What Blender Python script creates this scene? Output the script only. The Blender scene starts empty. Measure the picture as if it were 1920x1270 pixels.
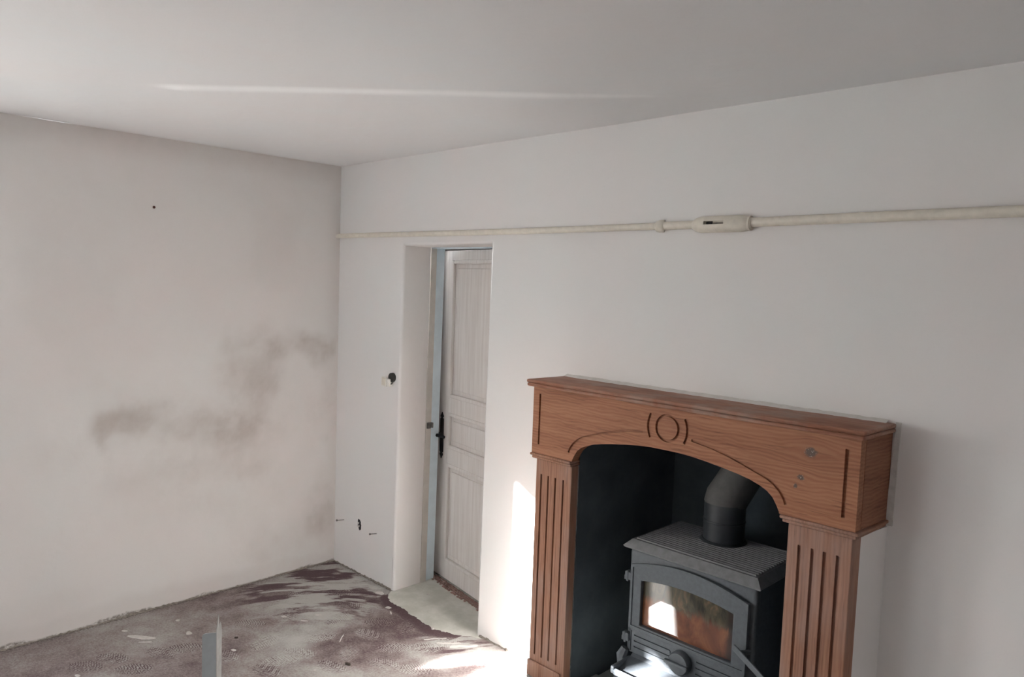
import bpy, bmesh, math, random
import numpy as np
from mathutils import Matrix, Vector

random.seed(7)
rng = np.random.default_rng(7)
sc = bpy.context.scene
COL = sc.collection

# ------------------------------------------------------------------ camera
YAW, PITCH, ROLL, FPX = -0.77774, -0.07229, 0.0357, 1400.17
CAM = Vector((3.86568, -2.44436, 1.72))
HC = 2.376                                   # ceiling height
_fw = Vector((math.sin(YAW)*math.cos(PITCH), math.cos(YAW)*math.cos(PITCH), math.sin(PITCH)))
_rt = Vector((math.cos(YAW), -math.sin(YAW), 0.0))
_up = _rt.cross(_fw)
_r2 = math.cos(ROLL)*_rt + math.sin(ROLL)*_up
_u2 = -math.sin(ROLL)*_rt + math.cos(ROLL)*_up
cd = bpy.data.cameras.new('camera')
cd.sensor_fit = 'HORIZONTAL'; cd.sensor_width = 36.0; cd.lens = FPX/1920*36.0
cd.clip_start = 0.02; cd.clip_end = 200
cam = bpy.data.objects.new('camera', cd); COL.objects.link(cam)
cam.matrix_world = Matrix(((_r2.x, _u2.x, -_fw.x, CAM.x), (_r2.y, _u2.y, -_fw.y, CAM.y),
                           (_r2.z, _u2.z, -_fw.z, CAM.z), (0, 0, 0, 1)))
sc.camera = cam

def pix(px, py, axis, value):
    """point where the photo's pixel ray meets the plane axis = value"""
    d = _fw*FPX + _r2*(px-960) + _u2*(635-py)
    t = (value-CAM[axis])/d[axis]
    return CAM + d*t

# ------------------------------------------------------------------ light
SUN = Vector((0.56, 0.83, -0.28)).normalized()
w = bpy.data.worlds.new('sky'); sc.world = w; w.use_nodes = True
bg = w.node_tree.nodes['Background']
sky = w.node_tree.nodes.new('ShaderNodeTexSky'); sky.sky_type = 'NISHITA'; sky.sun_disc = False
sky.sun_elevation = math.asin(-SUN.z); sky.sun_rotation = math.atan2(-SUN.x, -SUN.y); sky.dust_density = 3.0
hs = w.node_tree.nodes.new('ShaderNodeHueSaturation'); hs.inputs['Saturation'].default_value = 0.55
w.node_tree.links.new(sky.outputs[0], hs.inputs['Color']); 
hazy = w.node_tree.nodes.new('ShaderNodeMix'); hazy.data_type = 'RGBA'          # thin high cloud over the clear sky
hazy.inputs[0].default_value = 0.95; hazy.inputs[7].default_value = (2.10, 2.30, 2.47, 1)
w.node_tree.links.new(hs.outputs[0], hazy.inputs[6]); w.node_tree.links.new(hazy.outputs[2], bg.inputs['Color'])
bg.inputs['Strength'].default_value = 1.0
sd = bpy.data.lights.new('sun', 'SUN'); sd.energy = 12.0; sd.angle = math.radians(0.7); sd.color = (1.0, 0.975, 0.95)
sun = bpy.data.objects.new('sun', sd); COL.objects.link(sun)
sun.rotation_euler = SUN.to_track_quat('-Z', 'Y').to_euler()
sun.location = (-4, -8, 5)
# the openings of the two windows, for better sampling of the daylight
def portal(name, loc, rot, sx, sy):
    l = bpy.data.lights.new(name, 'AREA'); l.shape = 'RECTANGLE'; l.size = sx; l.size_y = sy
    l.cycles.is_portal = True
    o = bpy.data.objects.new(name, l); COL.objects.link(o); o.location = loc; o.rotation_euler = rot
WY0, WY1, WZ0, WZ1 = -4.10, -2.255, 0.68, 1.70            # window in the left wall
portal('daylight_window_left', (-0.30, (WY0+WY1)/2, (WZ0+WZ1)/2), (0, math.radians(-90), 0), WZ1-WZ0, WY1-WY0)
VX0, VX1, VZ0, VZ1 = 0.15, 1.30, 0.90, 2.0              # window in the front wall
portal('daylight_window_front', ((VX0+VX1)/2, -4.70, (VZ0+VZ1)/2), (math.radians(90), 0, 0), VX1-VX0, VZ1-VZ0)
vs = sc.view_settings
sc.display_settings.display_device = 'sRGB'
vs.view_transform = 'Standard'; vs.look = 'None'; vs.gamma = 1.0; vs.use_curve_mapping = False
vs.exposure = 2.84
sc.cycles.use_denoising = True
sc.cycles.max_bounces = 14; sc.cycles.diffuse_bounces = 8
sc.cycles.sample_clamp_indirect = 8.0
sc.cycles.caustics_reflective = False; sc.cycles.caustics_refractive = False

# ------------------------------------------------------------------ material helpers
class NT:
    def __init__(s, name):
        s.m = bpy.data.materials.new(name); s.m.use_nodes = True
        s.t = s.m.node_tree; s.b = s.t.nodes['Principled BSDF']
    def n(s, typ, **kw):
        nd = s.t.nodes.new(typ)
        for k, v in kw.items():
            if k in nd.inputs.keys(): 
                s.set(nd.inputs[k], v)
            else: setattr(nd, k, v)
        return nd
    def set(s, sock, v):
        if isinstance(v, bpy.types.NodeSocket): s.t.links.new(v, sock)
        else: sock.default_value = v
    def coord(s): return s.n('ShaderNodeTexCoord').outputs['Object']
    def mapping(s, vec, scale=(1, 1, 1), loc=(0, 0, 0), rot=(0, 0, 0)):
        nd = s.n('ShaderNodeMapping'); s.set(nd.inputs['Vector'], vec)
        nd.inputs['Scale'].default_value = scale; nd.inputs['Location'].default_value = loc
        nd.inputs['Rotation'].default_value = rot
        return nd.outputs['Vector']
    def noise(s, vec, scale, detail=4, rough=0.55, dist=0.0):
        nd = s.n('ShaderNodeTexNoise'); s.set(nd.inputs['Vector'], vec)
        nd.inputs['Scale'].default_value = scale; nd.inputs['Detail'].default_value = detail
        nd.inputs['Roughness'].default_value = rough; nd.inputs['Distortion'].default_value = dist
        return nd.outputs['Fac']
    def math(s, op, a, b=0.0, c=None, clamp=False):
        nd = s.n('ShaderNodeMath'); nd.operation = op; nd.use_clamp = clamp
        s.set(nd.inputs[0], a); s.set(nd.inputs[1], b)
        if c is not None: s.set(nd.inputs[2], c)
        return nd.outputs[0]
    def ramp(s, fac, stops):
        nd = s.n('ShaderNodeValToRGB'); s.set(nd.inputs['Fac'], fac)
        e = nd.color_ramp.elements
        while len(e) < len(stops): e.new(0.5)
        for i, (p, c) in enumerate(stops):
            e[i].position = p
            e[i].color = (c, c, c, 1) if isinstance(c, (int, float)) else (*c, 1)
        return nd.outputs['Color']
    def mix(s, fac, a, b, mode='MIX'):
        nd = s.n('ShaderNodeMix'); nd.data_type = 'RGBA'; nd.blend_type = mode
        s.set(nd.inputs[0], fac)
        for i, v in ((6, a), (7, b)):
            if isinstance(v, tuple): v = (*v, 1) if len(v) == 3 else v
            s.set(nd.inputs[i], v)
        return nd.outputs[2]
    def smooth(s, v, a, b):
        nd = s.n('ShaderNodeMapRange'); nd.interpolation_type = 'SMOOTHSTEP'
        s.set(nd.inputs['Value'], v); nd.inputs['From Min'].default_value = a; nd.inputs['From Max'].default_value = b
        return nd.outputs['Result']
    def attr(s, name):
        nd = s.n('ShaderNodeAttribute'); nd.attribute_name = name
        return nd.outputs['Fac']
    def bump(s, h, strength=0.2, dist=0.002):
        nd = s.n('ShaderNodeBump'); s.set(nd.inputs['Height'], h)
        nd.inputs['Strength'].default_value = strength; nd.inputs['Distance'].default_value = dist
        s.t.links.new(nd.outputs['Normal'], s.b.inputs['Normal'])
    def fin(s, color=None, rough=0.7, metal=0.0, spec=0.5):
        if color is not None:
            if isinstance(color, tuple): color = (*color, 1)
            s.set(s.b.inputs['Base Color'], color)
        s.set(s.b.inputs['Roughness'], rough); s.set(s.b.inputs['Metallic'], metal)
        s.b.inputs['Specular IOR Level'].default_value = spec
        return s.m

def wall_mat(name, base, warm, cool, stained=False):
    a = NT(name); c = a.coord()
    big = a.noise(c, 1.6, 3, 0.5)
    med = a.noise(c, 7.0, 4, 0.55)
    col = a.mix(a.smooth(big, 0.35, 0.65), warm, cool)
    col = a.mix(a.smooth(med, 0.4, 0.7), col, base)
    fine = a.noise(c, 170.0, 2, 0.6)
    col = a.mix(a.math('MULTIPLY', a.smooth(fine, 0.55, 0.75), 0.10), col, tuple(x*0.82 for x in base))
    if stained:
        st = a.attr('stain_tone')
        br = a.noise(c, 14.0, 5, 0.6)
        st = a.math('MULTIPLY', st, a.math('MULTIPLY_ADD', br, 0.7, 0.65), clamp=True)
        col = a.mix(st, col, (0.30, 0.235, 0.195))
        dt = a.attr('dirt')
        col = a.mix(a.math('MULTIPLY', dt, a.smooth(a.noise(c, 60, 4, 0.7), 0.3, 0.6)), col, (0.13, 0.105, 0.085))
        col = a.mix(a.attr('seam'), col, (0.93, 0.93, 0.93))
    h = a.math('ADD', a.math('MULTIPLY', a.noise(c, 4.0, 3, 0.5), 6.0), a.math('ADD', a.math('MULTIPLY', a.noise(c, 22.0, 3, 0.5), 0.5), a.math('MULTIPLY', a.noise(c, 260, 2, 0.5), 0.05)))
    a.bump(h, 0.35, 0.004)
    return a.fin(col, 0.85, spec=0.25)

M = {}
M['wall'] = wall_mat('wall_plaster_paint', (0.77, 0.752, 0.742), (0.785, 0.747, 0.735), (0.76, 0.76, 0.75))
M['wall_left'] = wall_mat('stained_wall_plaster', (0.735, 0.708, 0.693), (0.745, 0.70, 0.685), (0.73, 0.718, 0.705), True)
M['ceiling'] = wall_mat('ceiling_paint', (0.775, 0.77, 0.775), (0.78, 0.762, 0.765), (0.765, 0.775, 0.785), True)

def plain(name, col, rough=0.6, metal=0.0, var=0.12, scale=30, bump=0.0, spec=0.5):
    a = NT(name); c = a.coord()
    nz = a.noise(c, scale, 4, 0.6)
    dark = tuple(x*(1-var*2) for x in col)
    k = a.mix(a.smooth(nz, 0.3, 0.7), dark, col)
    if bump: a.bump(a.noise(c, scale*4, 3, 0.6), bump, 0.002)
    return a.fin(k, rough, metal, spec)

def wood(name, axis, light, mid, dark, knots=(), dusty=None, dusty_amt=0.4):
    """grain running along the given axis (0 = x, 2 = z)"""
    a = NT(name); c = a.coord()
    sep = a.n('ShaderNodeSeparateXYZ'); a.set(sep.inputs[0], c)
    x, y, z = sep.outputs
    kn = None
    if axis == 0:
        zz = z
        for (kx, kz, sx, s) in knots:
            dx = a.math('SUBTRACT', x, kx); dz = a.math('SUBTRACT', z, kz)
            r2 = a.math('ADD', a.math('POWER', a.math('DIVIDE', dx, sx), 2.0), a.math('POWER', a.math('DIVIDE', dz, s), 2.0))
            g = a.math('POWER', 2.718, a.math('MULTIPLY', r2, -1.0))
            zz = a.math('SUBTRACT', zz, a.math('MULTIPLY', a.math('MULTIPLY', dz, g), 0.85))
        comb = a.n('ShaderNodeCombineXYZ'); a.set(comb.inputs[0], x); a.set(comb.inputs[1], y); a.set(comb.inputs[2], zz)
        v = comb.outputs[0]; sc_f = (3.0, 90, 90); sc_b = (1.3, 16, 16)
    elif axis == 1:
        v = c; sc_f = (90, 3.0, 90); sc_b = (14, 1.3, 16)
    else:
        v = c; sc_f = (90, 90, 3.0); sc_b = (14, 14, 0.9)
    warp = a.noise(a.mapping(v, (2, 2, 2)), 1.5, 2)
    fine = a.noise(a.mapping(v, sc_f), 1.0, 5, 0.65, 0.15)
    band = a.noise(a.mapping(v, sc_b), 1.0, 4, 0.55, 0.6)
    wav = a.n('ShaderNodeTexWave'); wav.wave_type = 'BANDS'; wav.bands_direction = 'X' if axis == 2 else 'Z'
    a.set(wav.inputs['Vector'], a.mapping(v, (0.35, 1, 1) if axis == 0 else (1, 1, 0.1) if axis == 2 else (1, 0.35, 1)))
    wav.inputs['Scale'].default_value = 26; wav.inputs['Distortion'].default_value = 7; wav.inputs['Detail'].default_value = 3
    wav.inputs['Detail Scale'].default_value = 1.2
    f = a.math('ADD', a.math('MULTIPLY', band, 0.5), a.math('ADD', a.math('MULTIPLY', fine, 0.42), a.math('MULTIPLY', wav.outputs['Fac'], 0.13)))
    col = a.ramp(f, [(0.32, dark), (0.47, mid), (0.66, light)])
    pores = a.smooth(a.noise(a.mapping(v, ((9, 240, 240), (240, 9, 240), (240, 240, 9))[axis]), 1.0, 2, 0.5), 0.60, 0.72)
    col = a.mix(a.math('MULTIPLY', pores, 0.45), col, tuple(q*0.45 for q in dark))
    for (kx, kz, sx, s) in knots:
        dx = a.math('SUBTRACT', x, kx); dz = a.math('SUBTRACT', z, kz)
        r = a.math('SQRT', a.math('ADD', a.math('POWER', dx, 2.0), a.math('POWER', a.math('MULTIPLY', dz, 1.2), 2.0)))
        r = a.math('ADD', r, a.math('MULTIPLY', a.math('SUBTRACT', a.noise(c, 110, 3), 0.5), 0.018))
        kf = a.math('SUBTRACT', 1.0, a.smooth(r, s*0.28, s*0.50))
        spk = a.smooth(a.noise(c, 190, 2, 0.5), 0.60, 0.66)
        kc = a.mix(spk, (0.085, 0.068, 0.06), (0.42, 0.38, 0.34))
        col = a.mix(a.math('MULTIPLY', kf, 0.9), col, kc)
    if dusty:
        dn = a.smooth(a.noise(a.mapping(c, (5, 5, 1.6)), 1.3, 4, 0.6), 0.42, 0.68)
        col = a.mix(a.math('MULTIPLY', dn, dusty_amt), col, dusty)
        wear = a.smooth(a.noise(c, 48, 4, 0.7), 0.70, 0.80)
        col = a.mix(a.math('MULTIPLY', wear, 0.35), col, (0.5, 0.44, 0.4))
    a.bump(a.math('ADD', fine, a.math('MULTIPLY', pores, -0.6)), 0.25, 0.0012)
    return a.fin(col, 0.62, spec=0.3)

WL, WM_, WD = (0.37, 0.168, 0.092), (0.285, 0.118, 0.062), (0.185, 0.07, 0.037)
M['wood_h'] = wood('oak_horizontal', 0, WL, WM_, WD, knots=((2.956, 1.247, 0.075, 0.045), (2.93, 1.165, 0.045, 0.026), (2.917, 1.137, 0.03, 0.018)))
M['wood_v'] = wood('oak_vertical', 2, (0.36, 0.185, 0.118), (0.28, 0.135, 0.085), (0.185, 0.085, 0.055), dusty=(0.35, 0.26, 0.23), dusty_amt=0.5)
M['wood_top'] = wood('oak_shelf_top', 0, (0.36, 0.17, 0.11), (0.27, 0.115, 0.07), (0.18, 0.072, 0.045), dusty=(0.34, 0.27, 0.23), dusty_amt=0.55)
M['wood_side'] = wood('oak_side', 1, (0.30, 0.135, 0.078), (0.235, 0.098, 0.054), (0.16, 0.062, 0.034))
M['iron'] = plain('grey_cast_iron', (0.098, 0.112, 0.128), 0.55, 0.0, 0.10, 60, 0.25)
M['iron_top'] = plain('dusty_cast_iron', (0.20, 0.205, 0.215), 0.6, 0.0, 0.12, 40, 0.04)
M['black_pipe'] = plain('black_flue_paint', (0.030, 0.034, 0.040), 0.38, 0.0, 0.1, 30)
M['pipe_grey'] = plain('dusty_flue_elbow', (0.095, 0.092, 0.090), 0.75, 0.0, 0.12, 30)
M['wrought'] = plain('wrought_iron', (0.020, 0.022, 0.026), 0.45, 0.6, 0.1, 60)
M['cream'] = plain('cream_conduit_paint', (0.74, 0.69, 0.60), 0.5, 0.0, 0.05, 40)
M['white_plastic'] = plain('white_switch_plastic', (0.82, 0.80, 0.75), 0.4, 0.0, 0.04, 50)
M['black_plastic'] = plain('black_wall_box', (0.02, 0.019, 0.018), 0.6, 0.0, 0.1, 60)
M['jamb_blue'] = plain('pale_blue_grey_frame_paint', (0.72, 0.84, 0.91), 0.45, 0.0, 0.05, 10)
M['frame_raw'] = plain('beige_frame_wood', (0.64, 0.61, 0.57), 0.7, 0.0, 0.06, 12)
M['zinc'] = plain('galvanised_steel', (0.56, 0.61, 0.64), 0.5, 0.1, 0.06, 25)
M['zinc_edge'] = plain('torn_steel_edge', (0.47, 0.475, 0.455), 0.6, 0.0, 0.08, 60)
M['steel'] = plain('dull_screw_steel', (0.18, 0.17, 0.16), 0.5, 0.7, 0.1, 60)
M['plaster_white'] = plain('white_filler', (0.72, 0.70, 0.67), 0.9, 0.0, 0.06, 40, 0.3)
M['plaster_grey'] = plain('grey_filler', (0.62, 0.595, 0.57), 0.9, 0.0, 0.08, 40, 0.3)
M['chip'] = plain('paint_flake_white', (0.62, 0.59, 0.56), 0.9, 0.0, 0.08, 60, 0.2)
M['pebble'] = plain('brown_pebble', (0.10, 0.075, 0.06), 0.8, 0.0, 0.2, 90)
M['hearth'] = plain('pale_hearth_tile', (0.46, 0.48, 0.45), 0.35, 0.0, 0.08, 14)
M['hole'] = plain('dark_wall_cavity', (0.035, 0.032, 0.034), 0.9, 0.0, 0.2, 80)
M['tile'] = plain('terracotta_tessera', (0.34, 0.21, 0.18), 0.8, 0.0, 0.15, 60)
M['mortar'] = plain('crumbling_mortar', (0.30, 0.265, 0.23), 0.95, 0.0, 0.2, 70, 0.5)
M['ground'] = plain('outside_gravel', (0.42, 0.40, 0.36), 0.95, 0.0, 0.1, 3)
M['shutter'] = plain('grey_shutter_paint', (0.40, 0.41, 0.40), 0.7, 0.0, 0.05, 8)

def veiled_soot_mat():
    a = NT('veiled_soot_render'); c = a.coord()
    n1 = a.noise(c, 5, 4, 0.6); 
    col = a.mix(a.smooth(n1, 0.3, 0.75), (0.060, 0.074, 0.088), (0.095, 0.115, 0.135))  # black lifted and blued to paint in the glare veiling the firebox
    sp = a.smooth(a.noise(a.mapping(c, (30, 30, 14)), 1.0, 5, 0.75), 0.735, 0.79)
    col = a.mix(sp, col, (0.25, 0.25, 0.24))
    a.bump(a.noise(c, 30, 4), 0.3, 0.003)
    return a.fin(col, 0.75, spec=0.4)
M['soot'] = veiled_soot_mat()

def door_mat():
    a = NT('limed_door_wood'); c = a.coord()
    g = a.noise(a.mapping(c, (60, 60, 2.2)), 1.0, 5, 0.6, 0.3)
    big = a.noise(c, 3.0, 3)
    col = a.mix(a.smooth(g, 0.3, 0.7), (0.66, 0.615, 0.585), (0.76, 0.725, 0.70))
    col = a.mix(a.math('MULTIPLY', a.smooth(big, 0.45, 0.7), 0.4), col, (0.70, 0.62, 0.57))
    a.bump(g, 0.25, 0.001)
    return a.fin(col, 0.6, spec=0.35)
M['door'] = door_mat()

def glass_mat():
    a = NT('mottled_stove_glass'); c = a.coord()
    sep = a.n('ShaderNodeSeparateXYZ'); a.set(sep.inputs[0], c)
    x, y, z = sep.outputs
    n1 = a.noise(a.mapping(c, (9, 1, 6)), 1.0, 5, 0.6, 0.8)
    n2 = a.noise(a.mapping(c, (26, 1, 10)), 1.0, 3, 0.6, 1.2)
    edge = a.math('ADD', z, a.math('MULTIPLY', a.math('SUBTRACT', n2, 0.5), 0.10))
    col = a.ramp(n1, [(0.25, (0.035, 0.022, 0.018)), (0.5, (0.17, 0.062, 0.035)), (0.72, (0.30, 0.125, 0.06))])  # dark and orange-brown tones mottled by noise
    up = a.smooth(edge, 0.505, 0.545)
    topc = a.ramp(n2, [(0.3, (0.03, 0.034, 0.03)), (0.55, (0.10, 0.085, 0.06)), (0.75, (0.20, 0.13, 0.085))])
    col = a.mix(up, col, topc)
    rightdark = a.smooth(a.math('ADD', x, a.math('MULTIPLY', n2, 0.06)), 2.635, 2.68)
    col = a.mix(a.math('MULTIPLY', rightdark, 0.85), col, (0.022, 0.02, 0.022))
    a.b.inputs['Coat Weight'].default_value = 1.0; a.b.inputs['Coat Roughness'].default_value = 0.03
    return a.fin(col, 0.5, spec=0.0)
M['glass'] = glass_mat()

def floor_mat():
    a = NT('dusty_painted_concrete'); c = a.coord()
    p = a.attr('paint'); scd = a.attr('screed'); wh = a.attr('white'); tr = a.attr('dirt')
    f1 = a.noise(c, 95, 5, 0.7); f2 = a.noise(c, 320, 3, 0.6); f3 = a.noise(c, 18, 5, 0.65)
    pv = a.math('ADD', p, a.math('ADD', a.math('MULTIPLY', a.math('SUBTRACT', f1, 0.5), 0.75), a.math('ADD', a.math('MULTIPLY', a.math('SUBTRACT', f2, 0.5), 0.45), a.math('MULTIPLY', a.math('SUBTRACT', f3, 0.5), 0.35))))
    col = a.ramp(pv, [(0.02, (0.47, 0.465, 0.44)), (0.30, (0.385, 0.365, 0.345)), (0.55, (0.265, 0.222, 0.212)), (0.80, (0.135, 0.095, 0.097)), (1.0, (0.098, 0.060, 0.066))])
    scn = a.noise(c, 9, 5, 0.6)
    scc = a.mix(a.smooth(scn, 0.35, 0.7), (0.50, 0.505, 0.455), (0.64, 0.635, 0.59))
    scc = a.mix(a.math('MULTIPLY', a.smooth(f2, 0.55, 0.7), 0.25), scc, (0.30, 0.30, 0.25))
    sm = a.math('GREATER_THAN', a.math('ADD', scd, a.math('MULTIPLY', a.math('SUBTRACT', f1, 0.5), 0.25)), 0.5)
    col = a.mix(sm, col, scc)
    col = a.mix(a.math('MULTIPLY', tr, a.smooth(f1, 0.3, 0.6)), col, (0.085, 0.07, 0.06))
    w2 = a.smooth(a.math('ADD', wh, a.math('MULTIPLY', a.math('SUBTRACT', f1, 0.5), 0.6)), 0.45, 0.6)
    col = a.mix(w2, col, (0.60, 0.58, 0.55))
    a.bump(a.math('ADD', f1, a.math('MULTIPLY', f2, 0.5)), 0.3, 0.0015)
    return a.fin(col, 0.85, spec=0.25)
M['floor'] = floor_mat()

# ------------------------------------------------------------------ mesh helpers
def link(name, me, mat, parent=None, smooth=False, loc0=None):
    o = bpy.data.objects.new(name, me); COL.objects.link(o)
    if mat is not None:
        me.materials.clear(); me.materials.append(M[mat] if isinstance(mat, str) else mat)
    if smooth:
        me.polygons.foreach_set('use_smooth', [True]*len(me.polygons))
    if parent is not None:
        o.parent = parent
        r = parent
        off = Vector((0, 0, 0))
        while r is not None: off += r.location; r = r.parent
        o.location = -off
    return o
def bmesh_obj(name, bm, mat, parent=None, smooth=False):
    bmesh.ops.recalc_face_normals(bm, faces=bm.faces)
    me = bpy.data.meshes.new(name); bm.to_mesh(me); bm.free()
    return link(name, me, mat, parent, smooth)
def thing(name, loc, label=None, cat=None, group=None, kind=None):
    o = bpy.data.objects.new(name, None); COL.objects.link(o); o.location = loc; o.empty_display_size = 0.05
    tag(o, label, cat, group, kind); return o
def tag(o, label=None, cat=None, group=None, kind=None):
    if label: o['label'] = label
    if cat: o['category'] = cat
    if group: o['group'] = group
    if kind: o['kind'] = kind
    return o
def box(bm, x0, x1, y0, y1, z0, z1, bev=0.0, seg=2):
    r = bmesh.ops.create_cube(bm, size=1.0)
    vs_ = r['verts']
    for v in vs_:
        v.co = Vector((x0+(v.co.x+0.5)*(x1-x0), y0+(v.co.y+0.5)*(y1-y0), z0+(v.co.z+0.5)*(z1-z0)))
    if bev:
        es = list({e for v in vs_ for e in v.link_edges})
        bmesh.ops.bevel(bm, geom=es, offset=bev, segments=seg, profile=0.5, affect='EDGES')
def hexa(bm, pts, bev=0.0):
    """eight corners: 4 bottom (ccw), 4 top"""
    v = [bm.verts.new(p) for p in pts]
    fs = [bm.faces.new([v[i] for i in q]) for q in ((0, 3, 2, 1), (4, 5, 6, 7), (0, 1, 5, 4), (1, 2, 6, 5), (2, 3, 7, 6), (3, 0, 4, 7))]
    if bev:
        es = list({e for q in v for e in q.link_edges})
        bmesh.ops.bevel(bm, geom=es, offset=bev, segments=2, profile=0.5, affect='EDGES')
def newbox(name, mat, parent, *a, bev=0.0, seg=2, smooth=False):
    bm = bmesh.new(); box(bm, *a, bev=bev, seg=seg); return bmesh_obj(name, bm, mat, parent, smooth)
def prism(bm, poly, y0, y1):
    """polygon of (x, z) extruded from y0 to y1"""
    a = [bm.verts.new((x, y0, z)) for x, z in poly]; b = [bm.verts.new((x, y1, z)) for x, z in poly]
    n = len(poly)
    bm.faces.new(a); bm.faces.new(b[::-1])
    for i in range(n): bm.faces.new((a[i], b[i], b[(i+1) % n], a[(i+1) % n]))
def ring_prism(bm, outer, inner, y0, y1):
    n = len(outer); assert n == len(inner)
    V = [[bm.verts.new((x, yy, z)) for x, z in pl] for pl in (outer, inner) for yy in (y0, y1)]
    of, ob, jf, jb = V
    for i in range(n):
        j = (i+1) % n
        bm.faces.new((of[i], of[j], jf[j], jf[i])); bm.faces.new((ob[i], jb[i], jb[j], ob[j]))
        bm.faces.new((of[i], ob[i], ob[j], of[j])); bm.faces.new((jf[i], jf[j], jb[j], jb[i]))
def tube(bm, pts, r, n=12, caps=True):
    pts = [Vector(p) for p in pts]
    rs = r if isinstance(r, (list, tuple)) else [r]*len(pts)
    rings = []
    up = None
    for i, p in enumerate(pts):
        t = (pts[min(i+1, len(pts)-1)]-pts[max(i-1, 0)]).normalized()
        if up is None:
            up = Vector((0, 0, 1)) if abs(t.z) < 0.9 else Vector((1, 0, 0))
        u = (up - t*up.dot(t)).normalized(); v = t.cross(u); up = u
        rings.append([bm.verts.new(p+(u*math.cos(2*math.pi*k/n)+v*math.sin(2*math.pi*k/n))*rs[i]) for k in range(n)])
    for a, b in zip(rings[:-1], rings[1:]):
        for k in range(n): bm.faces.new((a[k], a[(k+1) % n], b[(k+1) % n], b[k]))
    if caps:
        bm.faces.new(rings[0][::-1]); bm.faces.new(rings[-1])
def sharp(o, deg=40):
    for p in o.data.polygons: p.use_smooth = True
    o.data.set_sharp_from_angle(angle=math.radians(deg))
    return o
def sweep2d(bm, path, wd, y0, y1, closed=False):
    """closed bar of width wd along an (x, z) path, from y0 to y1 (used to carve grooves)"""
    P = [Vector((x, z)) for x, z in path]; n = len(P); L = []; R = []
    for i in range(n):
        if closed: t = (P[(i+1) % n]-P[i-1]).normalized()
        else: t = (P[min(i+1, n-1)]-P[max(i-1, 0)]).normalized()
        nn = Vector((-t.y, t.x))*wd/2
        L.append(P[i]+nn); R.append(P[i]-nn)
    if closed: ring_prism(bm, [tuple(q) for q in L], [tuple(q) for q in R], y0, y1)
    else: prism(bm, [tuple(q) for q in L]+[tuple(q) for q in R[::-1]], y0, y1)
def carve(o, cutter_bm):
    bmesh.ops.recalc_face_normals(cutter_bm, faces=cutter_bm.faces)
    me = bpy.data.meshes.new('cut'); cutter_bm.to_mesh(me); cutter_bm.free()
    c = bpy.data.objects.new('cut', me); COL.objects.link(c)
    c.parent = o.parent; c.location = o.location
    m = o.modifiers.new('b', 'BOOLEAN'); m.operation = 'DIFFERENCE'; m.solver = 'EXACT'; m.object = c
    bpy.context.view_layer.update()
    dg = bpy.context.evaluated_depsgraph_get()
    nm = bpy.data.meshes.new_from_object(o.evaluated_get(dg))
    o.modifiers.clear(); old = o.data; o.data = nm; nm.name = old.name
    bpy.data.objects.remove(c)
    if len(nm.materials) > 1:
        nm.polygons.foreach_set('material_index', [0]*len(nm.polygons))
        while len(nm.materials) > 1: nm.materials.pop()
    return o

def grid_mesh(name, us, vs_, fn, skip=None, attrs=None):
    """tensor grid; fn(U, V) -> xyz arrays; skip(uc, vc) -> bool array for faces"""
    us = np.asarray(us, float); vs_ = np.asarray(vs_, float)
    U, V = np.meshgrid(us, vs_, indexing='ij')
    X, Y, Z = fn(U, V)
    co = np.stack([X.ravel(), Y.ravel(), Z.ravel()], 1).astype(np.float32)
    nu, nv = len(us), len(vs_)
    I, J = np.meshgrid(np.arange(nu-1), np.arange(nv-1), indexing='ij')
    I = I.ravel(); J = J.ravel()
    if skip is not None:
        uc = (us[I]+us[I+1])/2; vc = (vs_[J]+vs_[J+1])/2
        k = ~skip(uc, vc); I = I[k]; J = J[k]
    q = np.stack([I*nv+J, (I+1)*nv+J, (I+1)*nv+J+1, I*nv+J+1], 1).astype(np.int32)
    me = bpy.data.meshes.new(name)
    me.vertices.add(len(co)); me.vertices.foreach_set('co', co.ravel())
    me.loops.add(q.size); me.loops.foreach_set('vertex_index', q.ravel())
    me.polygons.add(len(q)); me.polygons.foreach_set('loop_start', np.arange(0, q.size, 4, dtype=np.int32))
    me.polygons.foreach_set('use_smooth', np.ones(len(q), dtype=bool))
    me.update(calc_edges=True)
    for k, a in (attrs or {}).items():
        at = me.attributes.new(k, 'FLOAT', 'POINT'); at.data.foreach_set('value', a(U, V).astype(np.float32).ravel())
    return me

# value noise in numpy (for where the stains and the worn paint lie)
def vnoise(X, Y, scale, seed, octs=4, rough=0.55):
    r = np.random.default_rng(seed); T = r.random((64, 64)); out = np.zeros_like(X); amp = 1.0; tot = 0
    for o in range(octs):
        x = X*scale*(2**o)+o*13.7; y = Y*scale*(2**o)+o*7.3
        xi = np.floor(x).astype(int); yi = np.floor(y).astype(int); fx = x-xi; fy = y-yi
        fx = fx*fx*(3-2*fx); fy = fy*fy*(3-2*fy)
        g = lambda a, b: T[a % 64, b % 64]
        v = (g(xi, yi)*(1-fx)+g(xi+1, yi)*fx)*(1-fy)+(g(xi, yi+1)*(1-fx)+g(xi+1, yi+1)*fx)*fy
        out += v*amp; tot += amp; amp *= rough
    return out/tot
def sstep(x, a, b):
    t = np.clip((x-a)/(b-a), 0, 1); return t*t*(3-2*t)
def capsule(U, V, a, b, r):
    a = np.array(a, float); b = np.array(b, float); d = b-a; L = max(d@d, 1e-9)
    t = np.clip(((U-a[0])*d[0]+(V-a[1])*d[1])/L, 0, 1)
    return np.hypot(U-a[0]-t*d[0], V-a[1]-t*d[1])/r

# ================================================================== the room
RX, RY = 5.2, -4.4          # right wall, front wall
ts = lambda a, b, st: list(np.arange(a, b-1e-6, st))

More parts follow.
